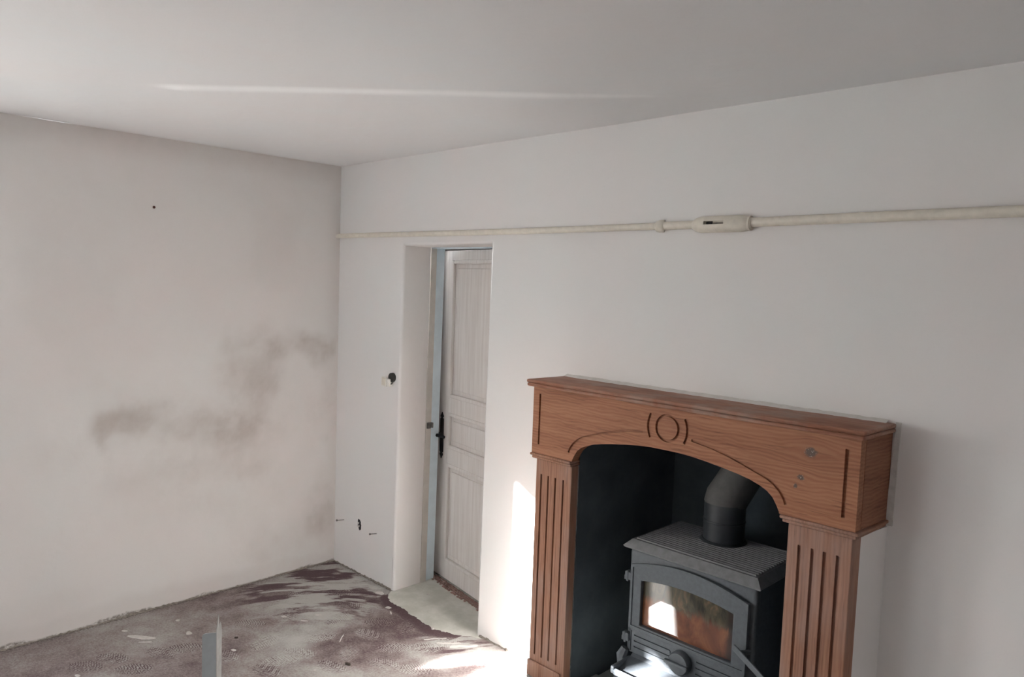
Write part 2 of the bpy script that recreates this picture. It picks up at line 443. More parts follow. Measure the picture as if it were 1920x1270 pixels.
# ---- left wall (x = 0), stains from damp
def stain_tone(U, V):          # U = y, V = z
    wx = U+(vnoise(U, V, 5, 1)-0.5)*0.16; wy = V+(vnoise(U, V, 5, 2)-0.5)*0.16
    s = np.zeros_like(U); brk = 0.55+0.85*sstep(vnoise(U, V, 6, 15, 5, 0.65), 0.3, 0.72)
    def blob(a, b, r, amp, soft=1.0):
        nonlocal s
        s = 1-(1-s)*(1-amp*(1-sstep(capsule(wx, wy, a, b, r*1.35), 0.1, 1.55))*brk)
    blob((-0.40, 1.345), (-0.20, 1.362), 0.055, 0.52, 0.8); blob((-0.20, 1.362), (-0.06, 1.27), 0.05, 0.50, 0.8)
    blob((-0.43, 1.30), (-0.45, 1.06), 0.06, 0.34); blob((-0.45, 1.06), (-0.55, 0.94), 0.07, 0.32)
    blob((-0.55, 0.94), (-0.80, 0.93), 0.085, 0.33); blob((-0.80, 0.93), (-1.28, 0.965), 0.06, 0.42)
    blob((-1.30, 0.985), (-1.05, 1.03), 0.05, 0.30); blob((-1.315, 0.892), (-1.312, 0.88), 0.030, 0.34, 0.9)
    blob((-0.95, 0.90), (-0.60, 0.86), 0.07, 0.28)
    blob((-0.60, 1.17), (-0.54, 1.12), 0.075, 0.24); blob((-0.66, 1.37), (-0.50, 1.42), 0.05, 0.18)
    blob((-0.04, 1.15), (-0.03, 0.8), 0.05, 0.22); blob((-0.02, 0.45), (-0.05, 0.25), 0.09, 0.34)
    blob((-0.10, 0.24), (-0.45, 0.20), 0.09, 0.22)
    blob((-1.20, 0.72), (-0.75, 0.74), 0.09, 0.13); blob((-0.62, 0.78), (-0.5, 0.66), 0.08, 0.14)
    blob((-0.55, 1.30), (-0.62, 1.05), 0.12, 0.20); blob((-1.15, 0.99), (-0.55, 0.86), 0.14, 0.16); blob((-0.35, 1.0), (-0.2, 0.9), 0.14, 0.14); blob((-1.1, 0.62), (-0.5, 0.6), 0.15, 0.10)
    s += 0.10*sstep(vnoise(U, V, 2.2, 5), 0.5, 0.75)
    # browner band under the ceiling, in the corner and along the foot
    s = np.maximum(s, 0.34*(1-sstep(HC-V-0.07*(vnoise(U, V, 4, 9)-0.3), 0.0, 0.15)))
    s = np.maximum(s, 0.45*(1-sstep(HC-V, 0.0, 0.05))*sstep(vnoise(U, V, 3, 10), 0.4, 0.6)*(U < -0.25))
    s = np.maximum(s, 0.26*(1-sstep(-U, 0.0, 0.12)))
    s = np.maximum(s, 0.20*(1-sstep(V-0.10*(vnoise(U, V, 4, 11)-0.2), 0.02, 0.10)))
    return s*0.62*(1-sstep(-U, 1.7, 2.2))
def wdirt(U, V):
    e = 0.030*vnoise(U, V*0, 14, 21, 4, 0.7)*sstep(vnoise(U, V*0, 5, 22), 0.30, 0.62)
    return (1-sstep(V, e, e+0.008))*0.8
ys = [RY, -4.3]+[WY0]+ts(-4.0, WY1, 0.1)+[WY1]+ts(WY1+0.012, 0.0, 0.012)+[0.0]
zs = ts(0.0, 0.12, 0.005)+ts(0.12, WZ0, 0.02)+ts(WZ0, WZ1, 0.02)+ts(WZ1, HC, 0.015)+[HC]
me = grid_mesh('wall_left', ys, zs, lambda U, V: (0.006*(vnoise(U, V, 1.3, 31, 2)-0.5)*sstep(-U, 0, 0.3)*(1-sstep(-U, 1.9, 2.1)), U, V),
               skip=lambda u, v: (u > WY0) & (u < WY1) & (v > WZ0) & (v < WZ1), attrs={'stain_tone': stain_tone, 'dirt': wdirt})
tag(link('wall_left', me, 'wall_left'), 'long off-white plaster wall with brownish damp stains', kind='structure')

# ---- back wall (y = 0) with doorway and chimney opening
def DX0(z): return 0.606+0.010*z
def DX1(z): return 1.284+0.0075*z
DZ = 1.907
FX0, FX1, FZ1 = 2.026, 2.885, 1.25
RR = 0.014
xs = ts(0.0, 0.58, 0.05)+[0.606-RR]+ts(0.66, 1.25, 0.05)+[1.284+RR]+ts(1.35, FX0, 0.05)+[FX0]+ts(2.1, FX1, 0.05)+[FX1]+ts(2.95, RX, 0.1)+[RX]
zb = ts(0.0, 0.1, 0.02)+ts(0.1, FZ1, 0.05)+[FZ1]+ts(1.3, DZ, 0.05)+[DZ+RR]+ts(1.97, HC, 0.05)+[HC]
DL, DR = 0.606-RR, 1.284+RR
def bw(U, V):
    X = U.copy()
    X = np.where(np.abs(U-DL) < 1e-6, DX0(np.minimum(V, DZ))-RR, X)
    X = np.where(np.abs(U-DR) < 1e-6, DX1(np.minimum(V, DZ))+RR, X)
    return X, 0.0*U, V
me = grid_mesh('wall_back', xs, zb, bw, skip=lambda u, v: ((u > DL) & (u < DR) & (v < DZ+RR)) | ((u > FX0) & (u < FX1) & (v < FZ1)))
bm = bmesh.new(); bm.from_mesh(me)
# rounded plaster reveal of the doorway
DEP = 0.185
def reveal_profile(sgn):
    pts = [(sgn*-RR, 0.0)]
    for k in range(1, 5):
        a = k/4*math.pi/2
        pts.append((sgn*(-RR+RR*math.sin(a)), RR-RR*math.cos(a)))
    pts.append((0.0, DEP)); return pts
nz = 24
for side, fx, sgn in ((0, DX0, 1), (1, DX1, -1)):
    rows = []
    for i in range(nz+1):
        z = (DZ+RR)*i/nz
        rows.append([bm.verts.new((fx(min(z, DZ))+dx+0.0015*math.sin(z*9+side), y, z)) for dx, y in reveal_profile(sgn)])
    for a, b in zip(rows[:-1], rows[1:]):
        for k in range(len(a)-1): bm.faces.new((a[k], a[k+1], b[k+1], b[k]))
rows = []
for i in range(13):
    x = DX0(DZ)-RR+(DX1(DZ)-DX0(DZ)+2*RR)*i/12
    rows.append([bm.verts.new((x, y, DZ-dz if False else DZ+(-dx))) for dx, y in reveal_profile(1)])
for a, b in zip(rows[:-1], rows[1:]):
    for k in range(len(a)-1): bm.faces.new((a[k], a[k+1], b[k+1], b[k]))
for f in bm.faces: f.smooth = True
o = bmesh_obj('wall_back', bm, 'wall'); tag(o, 'off-white plaster wall holding the doorway and the fireplace', kind='structure')

# ---- other walls, ceiling
def quad(bm, pts): bm.faces.new([bm.verts.new(p) for p in pts])
bm = bmesh.new(); quad(bm, [(RX, 0, -0.1), (RX, RY, -0.1), (RX, RY, HC+0.1), (RX, 0, HC+0.1)])
tag(bmesh_obj('wall_right', bm, 'wall'), kind='structure')
me = grid_mesh('wall_front', [-0.3, VX0, VX1, RX], [-0.1, VZ0, VZ1, HC+0.1], lambda U, V: (U, 0*U+RY, V), skip=lambda u, v: (u > VX0) & (u < VX1) & (v > VZ0) & (v < VZ1))
tag(link('wall_front', me, 'wall'), kind='structure')

RA = Vector((1.074, -1.422)); RB = Vector((2.439, -0.211)); RD = (RB-RA).normalized(); RN = Vector((-RD.y, RD.x)); RLEN = (RB-RA).length
def ridge(U, V):
    s = (U-RA.x)*RD.x+(V-RA.y)*RD.y; d = (U-RA.x)*RN.x+(V-RA.y)*RN.y       # d > 0: towards the corner
    env = sstep(s, -0.12, 0.10)*(1-sstep(s, RLEN-0.55, RLEN+0.05))
    prof = sstep(d, -0.018, 0.018)*(1-sstep(d, 0.02, 0.75))
    return U, V, HC-0.014*env*prof-0.004*(vnoise(U, V, 1.1, 41, 2)-0.5)*sstep(-V, 0, 0.4)*sstep(U, 0, 0.4)*(1-sstep(-V, 2.1, 2.6))*(1-sstep(U, 2.8, 3.4))
def cseam_lit(U, V):  # whiter seam filler, painting in the light the step edge catches
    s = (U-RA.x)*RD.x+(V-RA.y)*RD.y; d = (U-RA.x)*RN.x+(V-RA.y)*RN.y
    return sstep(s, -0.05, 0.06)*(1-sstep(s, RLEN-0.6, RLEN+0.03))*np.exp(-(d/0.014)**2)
def cedge_tone(U, V): return 0.16*(1-sstep(U, 0.0, 0.06))*(V > -2.2)  # brown tone mixed in along the left wall's edge
xc = ts(0, 0.5, 0.02)+ts(0.5, 2.8, 0.011)+ts(2.8, RX, 0.1)+[RX]; yc = [RY]+ts(-4.2, -2.1, 0.1)+ts(-2.1, 0, 0.011)+[0.0]
me = grid_mesh('ceiling', xc, yc, ridge, attrs={'stain_tone': cedge_tone, 'dirt': lambda U, V: 0*U, 'seam': cseam_lit})
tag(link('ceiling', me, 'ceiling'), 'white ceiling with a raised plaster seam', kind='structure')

# ---- floor: dusty red-brown paint on concrete, boot prints, grey screed in the doorway
def screed_edge(x):
    return np.interp(x, [0.50, 0.585, 0.62, 0.66, 0.72, 0.86, 0.98, 1.10, 1.22, 1.30, 1.34, 1.42], [0.02, -0.005, -0.045, -0.075, -0.093, -0.095, -0.115, -0.125, -0.075, -0.025, -0.008, 0.02])
def screed(U, V):
    e = screed_edge(U)+0.045*(vnoise(U, V, 20, 51, 4, 0.75)-0.5)
    return np.clip(0.5+(V-e)/0.02, 0, 1)
prints = []
pr = random.Random(5)
for (px, py, ang, k) in [(560, 1118, 0.3, 1), (545, 1150, 2.6, 1), (640, 1112, 0.9, 1), (655, 1135, 0.4, 1), (632, 1160, 1.9, 1), (712, 1168, 0.7, 1), (760, 1175, 2.2, 1), (690, 1190, 0.2, -1),
                         (740, 1215, 0.9, -1), (800, 1215, 0.6, -1), (655, 1225, 2.4, -1), (720, 1245, 0.4, -1), (600, 1195, 1.2, -1), (560, 1225, 0.5, -1), (525, 1240, 1.0, -1), (495, 1205, 2.0, -1),
                         (470, 1170, 0.8, 1), (350, 1215, 0.9, 1), (300, 1225, 0.3, 1), (210, 1235, 0.6, 1), (250, 1255, 0.9, 1), (160, 1250, 0.7, 1), (420, 1230, 0.4, -1), (620, 1250, 0.3, 1), (780, 1255, 0.7, -1), (835, 1205, 1.4, -1), (500, 1258, 0.2, 1)]:
    q = pix(px, py, 2, 0.0); prints.append((q.x, q.y, ang, k))
def paint(U, V):
    n = vnoise(U, V, 3.2, 61, 5, 0.6); n2 = vnoise(U, V, 9, 62, 4)
    p = 0.55+0.9*(n-0.5)+0.35*(n2-0.5)
    # uniform mauve-grey towards the left, darker heart, pale dust bands
    p = p+0.12*(1-sstep(np.hypot(U-0.95, (V+0.35)*1.2), 0.1, 0.55))
    p = np.where(True, p*(1-0.45*sstep(-V, 0.75, 1.3)*(1-sstep(U, 0.5, 1.0)))+0.20*sstep(-V, 0.75, 1.3)*(1-sstep(U, 0.5, 1.0)), p)
    # brush sweeps near the corner
    a = np.arctan2(V+1.0, U-1.2); rr = np.hypot(U-1.2, V+1.0)+0.05*(vnoise(U, V, 4, 63)-0.5)
    sw = sstep(vnoise(rr*5.5, a*1.6, 3.0, 64, 4, 0.6), 0.46, 0.58)
    m = (1-sstep(np.hypot(U-0.28, V+0.20), 0.28, 0.62))
    p = p*(1-m*0.75)+m*(0.18+0.72*sw-0.25*sstep(vnoise(rr*7, a*2.0, 3.0, 69), 0.55, 0.62))
    # sweeps by the wall between doorway and fireplace
    m2 = (1-sstep(np.hypot((U-1.3), (V+0.12)*1.6), 0.10, 0.34))
    st = sstep(vnoise((0.83*U-0.55*V)*9, (0.55*U+0.83*V)*1.3, 3.0, 66, 4), 0.42, 0.6)
    p = p*(1-0.8*m2)+m2*(0.78*st)
    # wet-looking dark edge along the screed
    e = screed_edge(U); d = e-V
    p = np.maximum(p, (1-sstep(d+0.05*(vnoise(U, V, 7, 67)-0.5), 0.03, 0.13))*0.98*(U > 0.62)*(U < 1.25))
    # pale trodden dust
    for (cx, cy, rx, ry, amt) in [(0.42, -0.42, 0.22, 0.10, 0.45), (0.62, -0.40, 0.14, 0.08, 0.35), (1.05, -0.78, 0.30, 0.10, 0.4), (0.75, -0.62, 0.10, 0.16, 0.3), (1.30, -0.33, 0.16, 0.05, 0.35)]:
        g = np.exp(-(((U-cx)/rx)**2+((V-cy)/ry)**2)); p = p-amt*g*(0.5+vnoise(U, V, 10, 68))
    # tread patterns
    for i, (cx, cy, an, k) in enumerate(prints):
        c, s = math.cos(an), math.sin(an)
        a_ = (U-cx)*c+(V-cy)*s; b_ = -(U-cx)*s+(V-cy)*c
        r = (a_/0.085)**2+(b_/0.048)**2
        msk = 1-sstep(r, 0.55, 1.15)
        tread = np.sign(np.sin(a_*520+np.abs(b_)*340))*(np.abs(np.sin(b_*190)) > 0.25)
        p = p+msk*(0.42*k*tread-0.12*(k < 0)+0.10*(k > 0))*(0.4+0.9*vnoise(U, V, 12, 70+i))
    return np.clip(p, 0, 1)
def fsunlit_dust(U, V):  # pale streaks paint in sunlight on the dust ridges
    s = np.zeros_like(U)
    wx = U+(vnoise(U, V, 22, 81)-0.5)*0.02; wy = V+(vnoise(U, V, 22, 82)-0.5)*0.02
    for a, b, r in [((1.30, -0.17), (1.37, -0.08), 0.010), ((1.23, -0.20), (1.30, -0.12), 0.006), ((1.16, -0.22), (1.22, -0.14), 0.005), ((1.35, -1.5), (1.78, -1.0), 0.16)]:  # last patch: unseen dust, whitened to brighten the stove glass reflection
        s = np.maximum(s, 1-sstep(capsule(wx, wy, a, b, r), 0.6, 1.5))
    return s
def fdirt(U, V):
    d = np.minimum(U, -V+100*(U > 0.6))
    return 0.85*(1-sstep(d, 0.004, 0.014+0.012*vnoise(U, V, 9, 83)))+0.35*(1-sstep(d, 0.0, 0.06))
xf = ts(0.0, 1.80, 0.0042)+ts(1.80, RX, 0.1)+[RX]; yf = [RY]+ts(-4.2, -1.85, 0.1)+ts(-1.85, 0.0, 0.0042)+ts(0.0, 0.62, 0.02)+[0.62]
me = grid_mesh('floor', xf, yf, lambda U, V: (U, V, 0.0*U-0.0005), attrs={'paint': paint, 'screed': screed, 'white': fsunlit_dust, 'dirt': fdirt})
tag(link('floor', me, 'floor'), 'dusty worn red-brown painted concrete floor with boot prints', kind='structure')

# crumbling mortar along the foot of the left wall and the short wall beside the doorway
def mortar_line(name, along, a, b, step, seed):
    r = random.Random(seed); bm = bmesh.new(); rows = []
    n = int((b-a)/step)
    for i in range(n+1):
        t = a+(b-a)*i/n
        h = 0.002+0.007*r.random()**4+0.004*max(0, math.sin(t*7+seed)); d = 0.002+0.005*r.random()
        if along == 'y': pr_ = [(0.0, t, h), (d*0.6, t, h*0.9), (d, t, h*0.35), (d*1.4, t, -0.001)]
        else: pr_ = [(t, 0.0, h), (t, -d*0.6, h*0.9), (t, -d, h*0.35), (t, -d*1.4, -0.001)]
        rows.append([bm.verts.new(p) for p in pr_])
    for p, q in zip(rows[:-1], rows[1:]):
        for k in range(3): bm.faces.new((p[k], p[k+1], q[k+1], q[k]))
    return tag(bmesh_obj(name, bm, 'mortar'), 'crumbling mortar line at the foot of the wall', kind='structure')
mortar_line('trim_1', 'y', -2.1, 0.0, 0.012, 3)
mortar_line('trim_2', 'x', 0.0, 0.585, 0.012, 4)
mortar_line('trim_3', 'x', 1.31, 1.80, 0.012, 5)

# ---- hall behind the door, closed off
bm = bmesh.new()
h0, h1, hy0, hy1 = -0.4, 2.0, 0.30, 1.6
for xx in (h0, h1): quad(bm, [(xx, 0.002, -0.1), (xx, hy0, -0.1), (xx, hy0, HC+.1), (xx, 0.002, HC+.1)])
quad(bm, [(h0, -0.001, -0.1), (0.0, -0.001, -0.1), (0.0, -0.001, HC+.1), (h0, -0.001, HC+.1)])
quad(bm, [(h0, -0.001, HC+.1), (h1, -0.001, HC+.1), (h1, hy0, HC+.1), (h0, hy0, HC+.1)])
quad(bm, [(h0, hy1, 0), (h1, hy1, 0), (h1, hy1, HC), (h0, hy1, HC)])
quad(bm, [(h0, hy0, 0), (h0, hy1, 0), (h0, hy1, HC), (h0, hy0, HC)])
quad(bm, [(h1, hy0, 0), (h1, hy1, 0), (h1, hy1, HC), (h1, hy0, HC)])
quad(bm, [(h0, hy0, HC), (h1, hy0, HC), (h1, hy1, HC), (h0, hy1, HC)])
quad(bm, [(h0, hy0, 0), (DX0(0)-0.03, hy0, 0), (DX0(0)-0.03, hy0, HC), (h0, hy0, HC)])
quad(bm, [(1.36, hy0, 0), (h1, hy0, 0), (h1, hy0, HC), (1.36, hy0, HC)])
quad(bm, [(DX0(0)-0.03, hy0, DZ+0.02), (1.36, hy0, DZ+0.02), (1.36, hy0, HC), (DX0(0)-0.03, hy0, HC)])
quad(bm, [(h0, 0.62, -0.001), (h1, 0.62, -0.001), (h1, hy1, -0.001), (h0, hy1, -0.001)])
tag(bmesh_obj('wall_hall', bm, 'wall'), 'plain hall walls behind the door', kind='structure')

# ---- door_1: painted frame, limed leaf standing ajar, wrought handle
door = thing('door_1', (0.95, 0.25, 0.0), 'limed panelled wooden door standing ajar in the plaster doorway', kind='structure')
bm = bmesh.new()
hexa(bm, [(DX0(0)-0.03, DEP, 0), (DX0(0)+0.004, DEP+0.002, 0), (DX0(0)+0.004, 0.225, 0), (DX0(0)-0.03, 0.225, 0),
          (DX0(DZ)-0.03, DEP, DZ+.02), (DX0(DZ)+0.004, DEP+0.002, DZ+.02), (DX0(DZ)+0.004, 0.225, DZ+.02), (DX0(DZ)-0.03, 0.225, DZ+.02)])
bmesh_obj('frame_rebate', bm, 'frame_raw', door)
bm = bmesh.new()
hexa(bm, [(DX0(0)-0.03, 0.225, 0), (DX0(0)+0.001, 0.225, 0), (DX0(0)+0.001, 0.286, 0), (DX0(0)-0.03, 0.286, 0),
          (DX0(DZ)-0.03, 0.225, DZ+.02), (DX0(DZ)+0.001, 0.225, DZ+.02), (DX0(DZ)+0.001, 0.286, DZ+.02), (DX0(DZ)-0.03, 0.286, DZ+.02)], bev=0.003)
jamb = bmesh_obj('frame_jamb', bm, 'jamb_blue', door)
newbox('frame_jamb', 'jamb_blue', door, 1.305, 1.34, DEP, 0.30, 0, DZ+0.02, bev=0.003)
newbox('frame_head', 'jamb_blue', door, DX0(DZ), 1.31, DEP, 0.288, DZ-0.004, DZ+0.03, bev=0.002)
bm = bmesh.new()
q = pix(803, 798, 0, 0.617)
box(bm, 0.612, 0.630, q.y-0.013, q.y+0.010, q.z-0.017, q.z+0.017, bev=0.002)
box(bm, 0.612, 0.637, q.y+0.012, q.y+0.022, q.z-0.013, q.z+0.017, bev=0.003)
bmesh_obj('latch_keeper', bm, 'steel', door)
# leaf, in its own frame: u along the leaf from hinge edge to lock edge
HX, HY = 1.305, 0.205
LD = Vector((0.535-HX, 0.344-HY, 0)); LW = LD.length; LD.normalize(); LNv = Vector((-LD.y, LD.x, 0))
if LNv.y > 0: LNv = -LNv          # towards the room
def leaf_pt(u, d, z): return Vector((HX, HY, 0))+LD*u+LNv*d+Vector((0, 0, z))
def leaf_box(bm, u0, u1, d0, d1, z0, z1, bev=0.0):
    hexa(bm, [leaf_pt(u0, d0, z0), leaf_pt(u1, d0, z0), leaf_pt(u1, d1, z0), leaf_pt(u0, d1, z0),
              leaf_pt(u0, d0, z1), leaf_pt(u1, d0, z1), leaf_pt(u1, d1, z1), leaf_pt(u0, d1, z1)], bev)
def leaf_uz(px, py):
    """photo pixel to (u, z) on the leaf's front"""
    d = _fw*FPX+_r2*(px-960)+_u2*(635-py); P0 = leaf_pt(0, 0, 0)
    t = (P0-CAM).dot(LNv)/d.dot(LNv); P = CAM+d*t
    return (P-P0).dot(LD), P.z
LT = 1.898
ST = LW-leaf_uz(848, 500)[0]            # stile width
rails = [0.008, leaf_uz(833, 1052)[1], leaf_uz(838, 868)[1], leaf_uz(841, 841)[1], leaf_uz(840, 773)[1], leaf_uz(842, 746)[1], leaf_uz(848, 488)[1], LT]
bm = bmesh.new()
leaf_box(bm, LW-ST, LW, -0.032, 0.0, 0.008, LT, 0.002)
leaf = bmesh_obj('leaf', bm, 'door', door)
def leafpart(name, mat, *a, bev=0.0):
    bm = bmesh.new(); leaf_box(bm, *a, bev=bev); return bmesh_obj(name, bm, mat, leaf)
leafpart('stile', 'door', 0.0, ST, -0.032, 0.0, 0.008, LT, bev=0.002)
for i in range(0, 8, 2):
    leafpart('rail', 'door', ST, LW-ST, -0.032, -0.0005, rails[i], rails[i+1], bev=0.0015)
for i in (1, 3, 5):
    z0, z1 = rails[i], rails[i+1]
    leafpart('panel', 'door', ST, LW-ST, -0.026, -0.014, z0, z1)
    leafpart('raised_panel', 'door', ST+0.045, LW-ST-0.045, -0.016, -0.008, z0+0.045, z1-0.045, bev=0.005)
    bm = bmesh.new()
    for (u0, u1, a0, a1) in ((ST, ST+0.022, z0, z1), (LW-ST-0.022, LW-ST, z0, z1), (ST+0.022, LW-ST-0.022, z0, z0+0.022), (ST+0.022, LW-ST-0.022, z1-0.022, z1)):
        leaf_box(bm, u0, u1, -0.016, 0.004, a0, a1, 0.005)
    bmesh_obj('moulding', bm, 'door', leaf)
# handle plate with arrowheads
hu, hz = leaf_uz(829, 815); z_t = leaf_uz(831, 773)[1]; z_b = leaf_uz(828, 859)[1]
sh = []
def arrow(zc, s):     # outline of one end, from the plate outwards (half widths)
    return [(0.0175, zc-s*0.045), (0.0175, zc-s*0.040), (0.006, zc-s*0.031), (0.017, zc-s*0.027), (0.014, zc-s*0.019), (0.006, zc-s*0.010), (0.0015, zc)]
half = arrow(z_t, 1); low = arrow(z_b, -1)
outl = [(hu+a, z) for a, z in low[::-1]]+[(hu+a, z) for a, z in half]+[(hu-a, z) for a, z in half[::-1]]+[(hu-a, z) for a, z in low]
bm = bmesh.new()
va = [bm.verts.new(leaf_pt(u, 0.0, z)) for u, z in outl]; vb = [bm.verts.new(leaf_pt(u, 0.005, z)) for u, z in outl]
bm.faces.new(va); bm.faces.new(vb[::-1])
for i in range(len(va)): bm.faces.new((va[i], vb[i], vb[(i+1) % len(va)], va[(i+1) % len(va)]))
plate = bmesh_obj('handle_plate', bm, 'wrought', door)
bm = bmesh.new()
zl = leaf_uz(828, 813)[1]
tube(bm, [leaf_pt(hu, 0.003, zl), leaf_pt(hu, 0.03, zl), leaf_pt(hu, 0.047, zl), leaf_pt(hu-0.012, 0.055, zl), leaf_pt(hu-0.05, 0.056, zl+0.004), leaf_pt(hu-0.095, 0.052, zl+0.006), leaf_pt(hu-0.108, 0.048, zl+0.002)],
     [0.012, 0.010, 0.0095, 0.0095, 0.0105, 0.0095, 0.008], 10)
sharp(bmesh_obj('lever', bm, 'wrought', plate))

# terracotta tesserae strip at the foot of the door
strip = thing('threshold_strip', (0.95, 0.22, 0.0), 'strip of small terracotta mosaic tiles along the foot of the door', 'threshold')
r = random.Random(9); bm = bmesh.new()
for i in range(44):
    for j in range(4):
        u = 0.0+i*0.0165; d = 0.006+j*0.0150
        if (j == 3 and r.random() < 0.35+0.4*(i < 20)) or (j == 2 and i < 12 and r.random() < 0.5): continue
        u0 = u+r.uniform(0, .003); d0 = d+r.uniform(0, .003)
        leaf_box(bm, u0, u0+r.uniform(0.010, 0.013), d0, d0+r.uniform(0.009, 0.012), -0.001, r.uniform(0.003, 0.006))
o = bmesh_obj('tesserae', bm, 'tile', strip); o['kind'] = 'stuff'

# ================================================================== fireplace
YF = -0.220
FCX = 2.448
fire = thing('fireplace_surround', (2.455, -0.11, 0.10), 'brown oak fireplace surround with arched frieze and fluted pilasters', 'fireplace')
half = [(0.0, 1.1605), (0.06, 1.160), (0.115, 1.1565), (0.17, 1.150), (0.228, 1.1415), (0.28, 1.1325), (0.32, 1.1235), (0.355, 1.111), (0.378, 1.100), (0.397, 1.084), (0.410, 1.064), (0.418, 1.048), (0.4215, 1.0375)]
arch = [(FCX-x, z) for x, z in half[::-1]]+[(FCX+x, z) for x, z in half[1:]]
ZB, ZT = 1.0375, 1.312
XL, XR = 1.812, 3.100
def up_quads(bm, arch, ztop, xl, xr, zb, y0, y1):
    """board with arched underside, as vertical strips so that it stays clean"""
    cols = [(xl, zb)]+arch+[(xr, zb)]
    f0 = [bm.verts.new((x, y0, z)) for x, z in cols]; f1 = [bm.verts.new((x, y0, ztop)) for x, _ in cols]
    b0 = [bm.verts.new((x, y1, z)) for x, z in cols]; b1 = [bm.verts.new((x, y1, ztop)) for x, _ in cols]
    for i in range(len(cols)-1):
        bm.faces.new((f0[i], f0[i+1], f1[i+1], f1[i])); bm.faces.new((b0[i], b1[i], b1[i+1], b0[i+1]))
        bm.faces.new((f0[i], b0[i], b0[i+1], f0[i+1])); bm.faces.new((f1[i], f1[i+1], b1[i+1], b1[i]))
    bm.faces.new((f0[0], f1[0], b1[0], b0[0])); bm.faces.new((f0[-1], b0[-1], b1[-1], f1[-1]))
bm = bmesh.new(); up_quads(bm, arch, ZT, XL, XR, ZB, YF, YF+0.040)
frieze = bmesh_obj('frieze', bm, 'wood_h', fire)
cut = bmesh.new(); Y0, Y1 = YF-0.02, YF+0.009
GW = 0.0095
sweep2d(cut, [(1.848, 1.282), (1.848, 1.075)], GW, Y0, Y1)
sweep2d(cut, [(3.062, 1.276), (3.062, 1.072)], GW*1.15, Y0, Y1)
sweep2d(cut, [(2.451+0.045*math.cos(k*math.pi/24), 1.2385+0.045*math.sin(k*math.pi/24)) for k in range(48)], 0.0092, Y0, Y1, closed=True)
for s in (-1, 1):
    pts = [(2.451+s*(0.086*math.cos(t)-0.006), 1.2385+0.086*math.sin(t)) for t in np.linspace(-0.52, 0.52, 12)]
    sweep2d(cut, pts, 0.0092, Y0, Y1)
gh = [(0.0, 1.2185), (0.10, 1.213), (0.18, 1.2, ), (0.235, 1.1865), (0.295, 1.1675), (0.34, 1.152), (0.375, 1.140), (0.398, 1.127), (0.420, 1.107), (0.434, 1.086), (0.440, 1.070)]
for s in (-1, 1):
    pts = [(FCX+s*x, z) for x, z in gh if x >= 0.10]
    n = len(pts)
    sweep2d(cut, pts, 0.0085, Y0, YF+0.0075)
carve(frieze, cut)
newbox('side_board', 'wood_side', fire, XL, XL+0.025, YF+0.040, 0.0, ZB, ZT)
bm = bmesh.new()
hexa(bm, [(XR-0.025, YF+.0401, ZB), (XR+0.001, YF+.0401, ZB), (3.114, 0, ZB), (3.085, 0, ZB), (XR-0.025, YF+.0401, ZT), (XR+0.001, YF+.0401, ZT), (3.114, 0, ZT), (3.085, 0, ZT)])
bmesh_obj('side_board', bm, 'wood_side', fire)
# shelf of two rounded boards
def shelf_board(name, z0, z1, ov, mat):
    bm = bmesh.new()
    hexa(bm, [(XL-ov-0.010, YF-ov, z0), (XR+ov*0.75, YF-ov, z0), (3.124, -0.001, z0), (XL-0.012, -0.001, z0),
              (XL-ov-0.010, YF-ov, z1), (XR+ov*0.75, YF-ov, z1), (3.124, -0.001, z1), (XL-0.012, -0.001, z1)], bev=0.0055)
    return bmesh_obj(name, bm, mat, fire)
sharp(shelf_board('bead_moulding', 1.3095, 1.3235, 0.016, 'wood_top'), 60)
sharp(shelf_board('shelf', 1.3238, 1.3378, 0.018, 'wood_top'), 60)
# pilasters with four flutes
for k, (x0, x1) in enumerate(((1.836, 2.024), (2.899, 3.092))):
    bm = bmesh.new()
    if k == 0: box(bm, x0, x1, -0.215, -0.172, 0.100, 1.0145, bev=0.003)
    else: hexa(bm, [(x0, -0.215, .1), (x1, -0.215, .1), (x1+0.005, -0.158, .1), (x0, -0.158, .1), (x0, -0.215, 1.0145), (x1, -0.215, 1.0145), (x1+0.005, -0.158, 1.0145), (x0, -0.158, 1.0145)], bev=0.003)
    p = bmesh_obj('pilaster', bm, 'wood_v', fire)
    cut = bmesh.new()
    for gx in ((1.8655, 1.9035, 1.9415, 1.983) if k == 0 else (2.9375, 2.978, 3.0145, 3.0535)):
        sweep2d(cut, [(gx, 0.954), (gx, 0.195)], 0.0085 if k == 0 else 0.0105, -0.24, -0.2055)
    carve(p, cut)
    bm = bmesh.new(); box(bm, x0-0.004, x1-0.014+0.014*k, -0.2235, -0.2135, 0.100, 0.169, bev=0.004); bmesh_obj('plinth', bm, 'wood_v', fire)
    # capital moulding under the frieze: two stacked rounds
    bm = bmesh.new()
    e0, e1 = (x0-0.034, x1-0.002) if k == 0 else (x0-0.026, 3.106)
    if k == 0:
        box(bm, e0+0.004, e1, -0.226, 0.0, 1.026, 1.0365, bev=0.004)
        box(bm, e0+0.012, e1, -0.221, 0.0, 1.0145, 1.0255, bev=0.004)
    else:
        for (a, z0, z1) in ((0.0, 1.026, 1.0365), (0.007, 1.0145, 1.0255)):
            hexa(bm, [(e0+a, -0.227+a, z0), (e1+0.004-a, -0.227+a, z0), (3.122-a, -0.002, z0), (e0+a, -0.002, z0),
                      (e0+a, -0.227+a, z1), (e1+0.004-a, -0.227+a, z1), (3.122-a, -0.002, z1), (e0+a, -0.002, z1)], bev=0.004)
    sharp(bmesh_obj('capital', bm, 'wood_v', fire), 60)
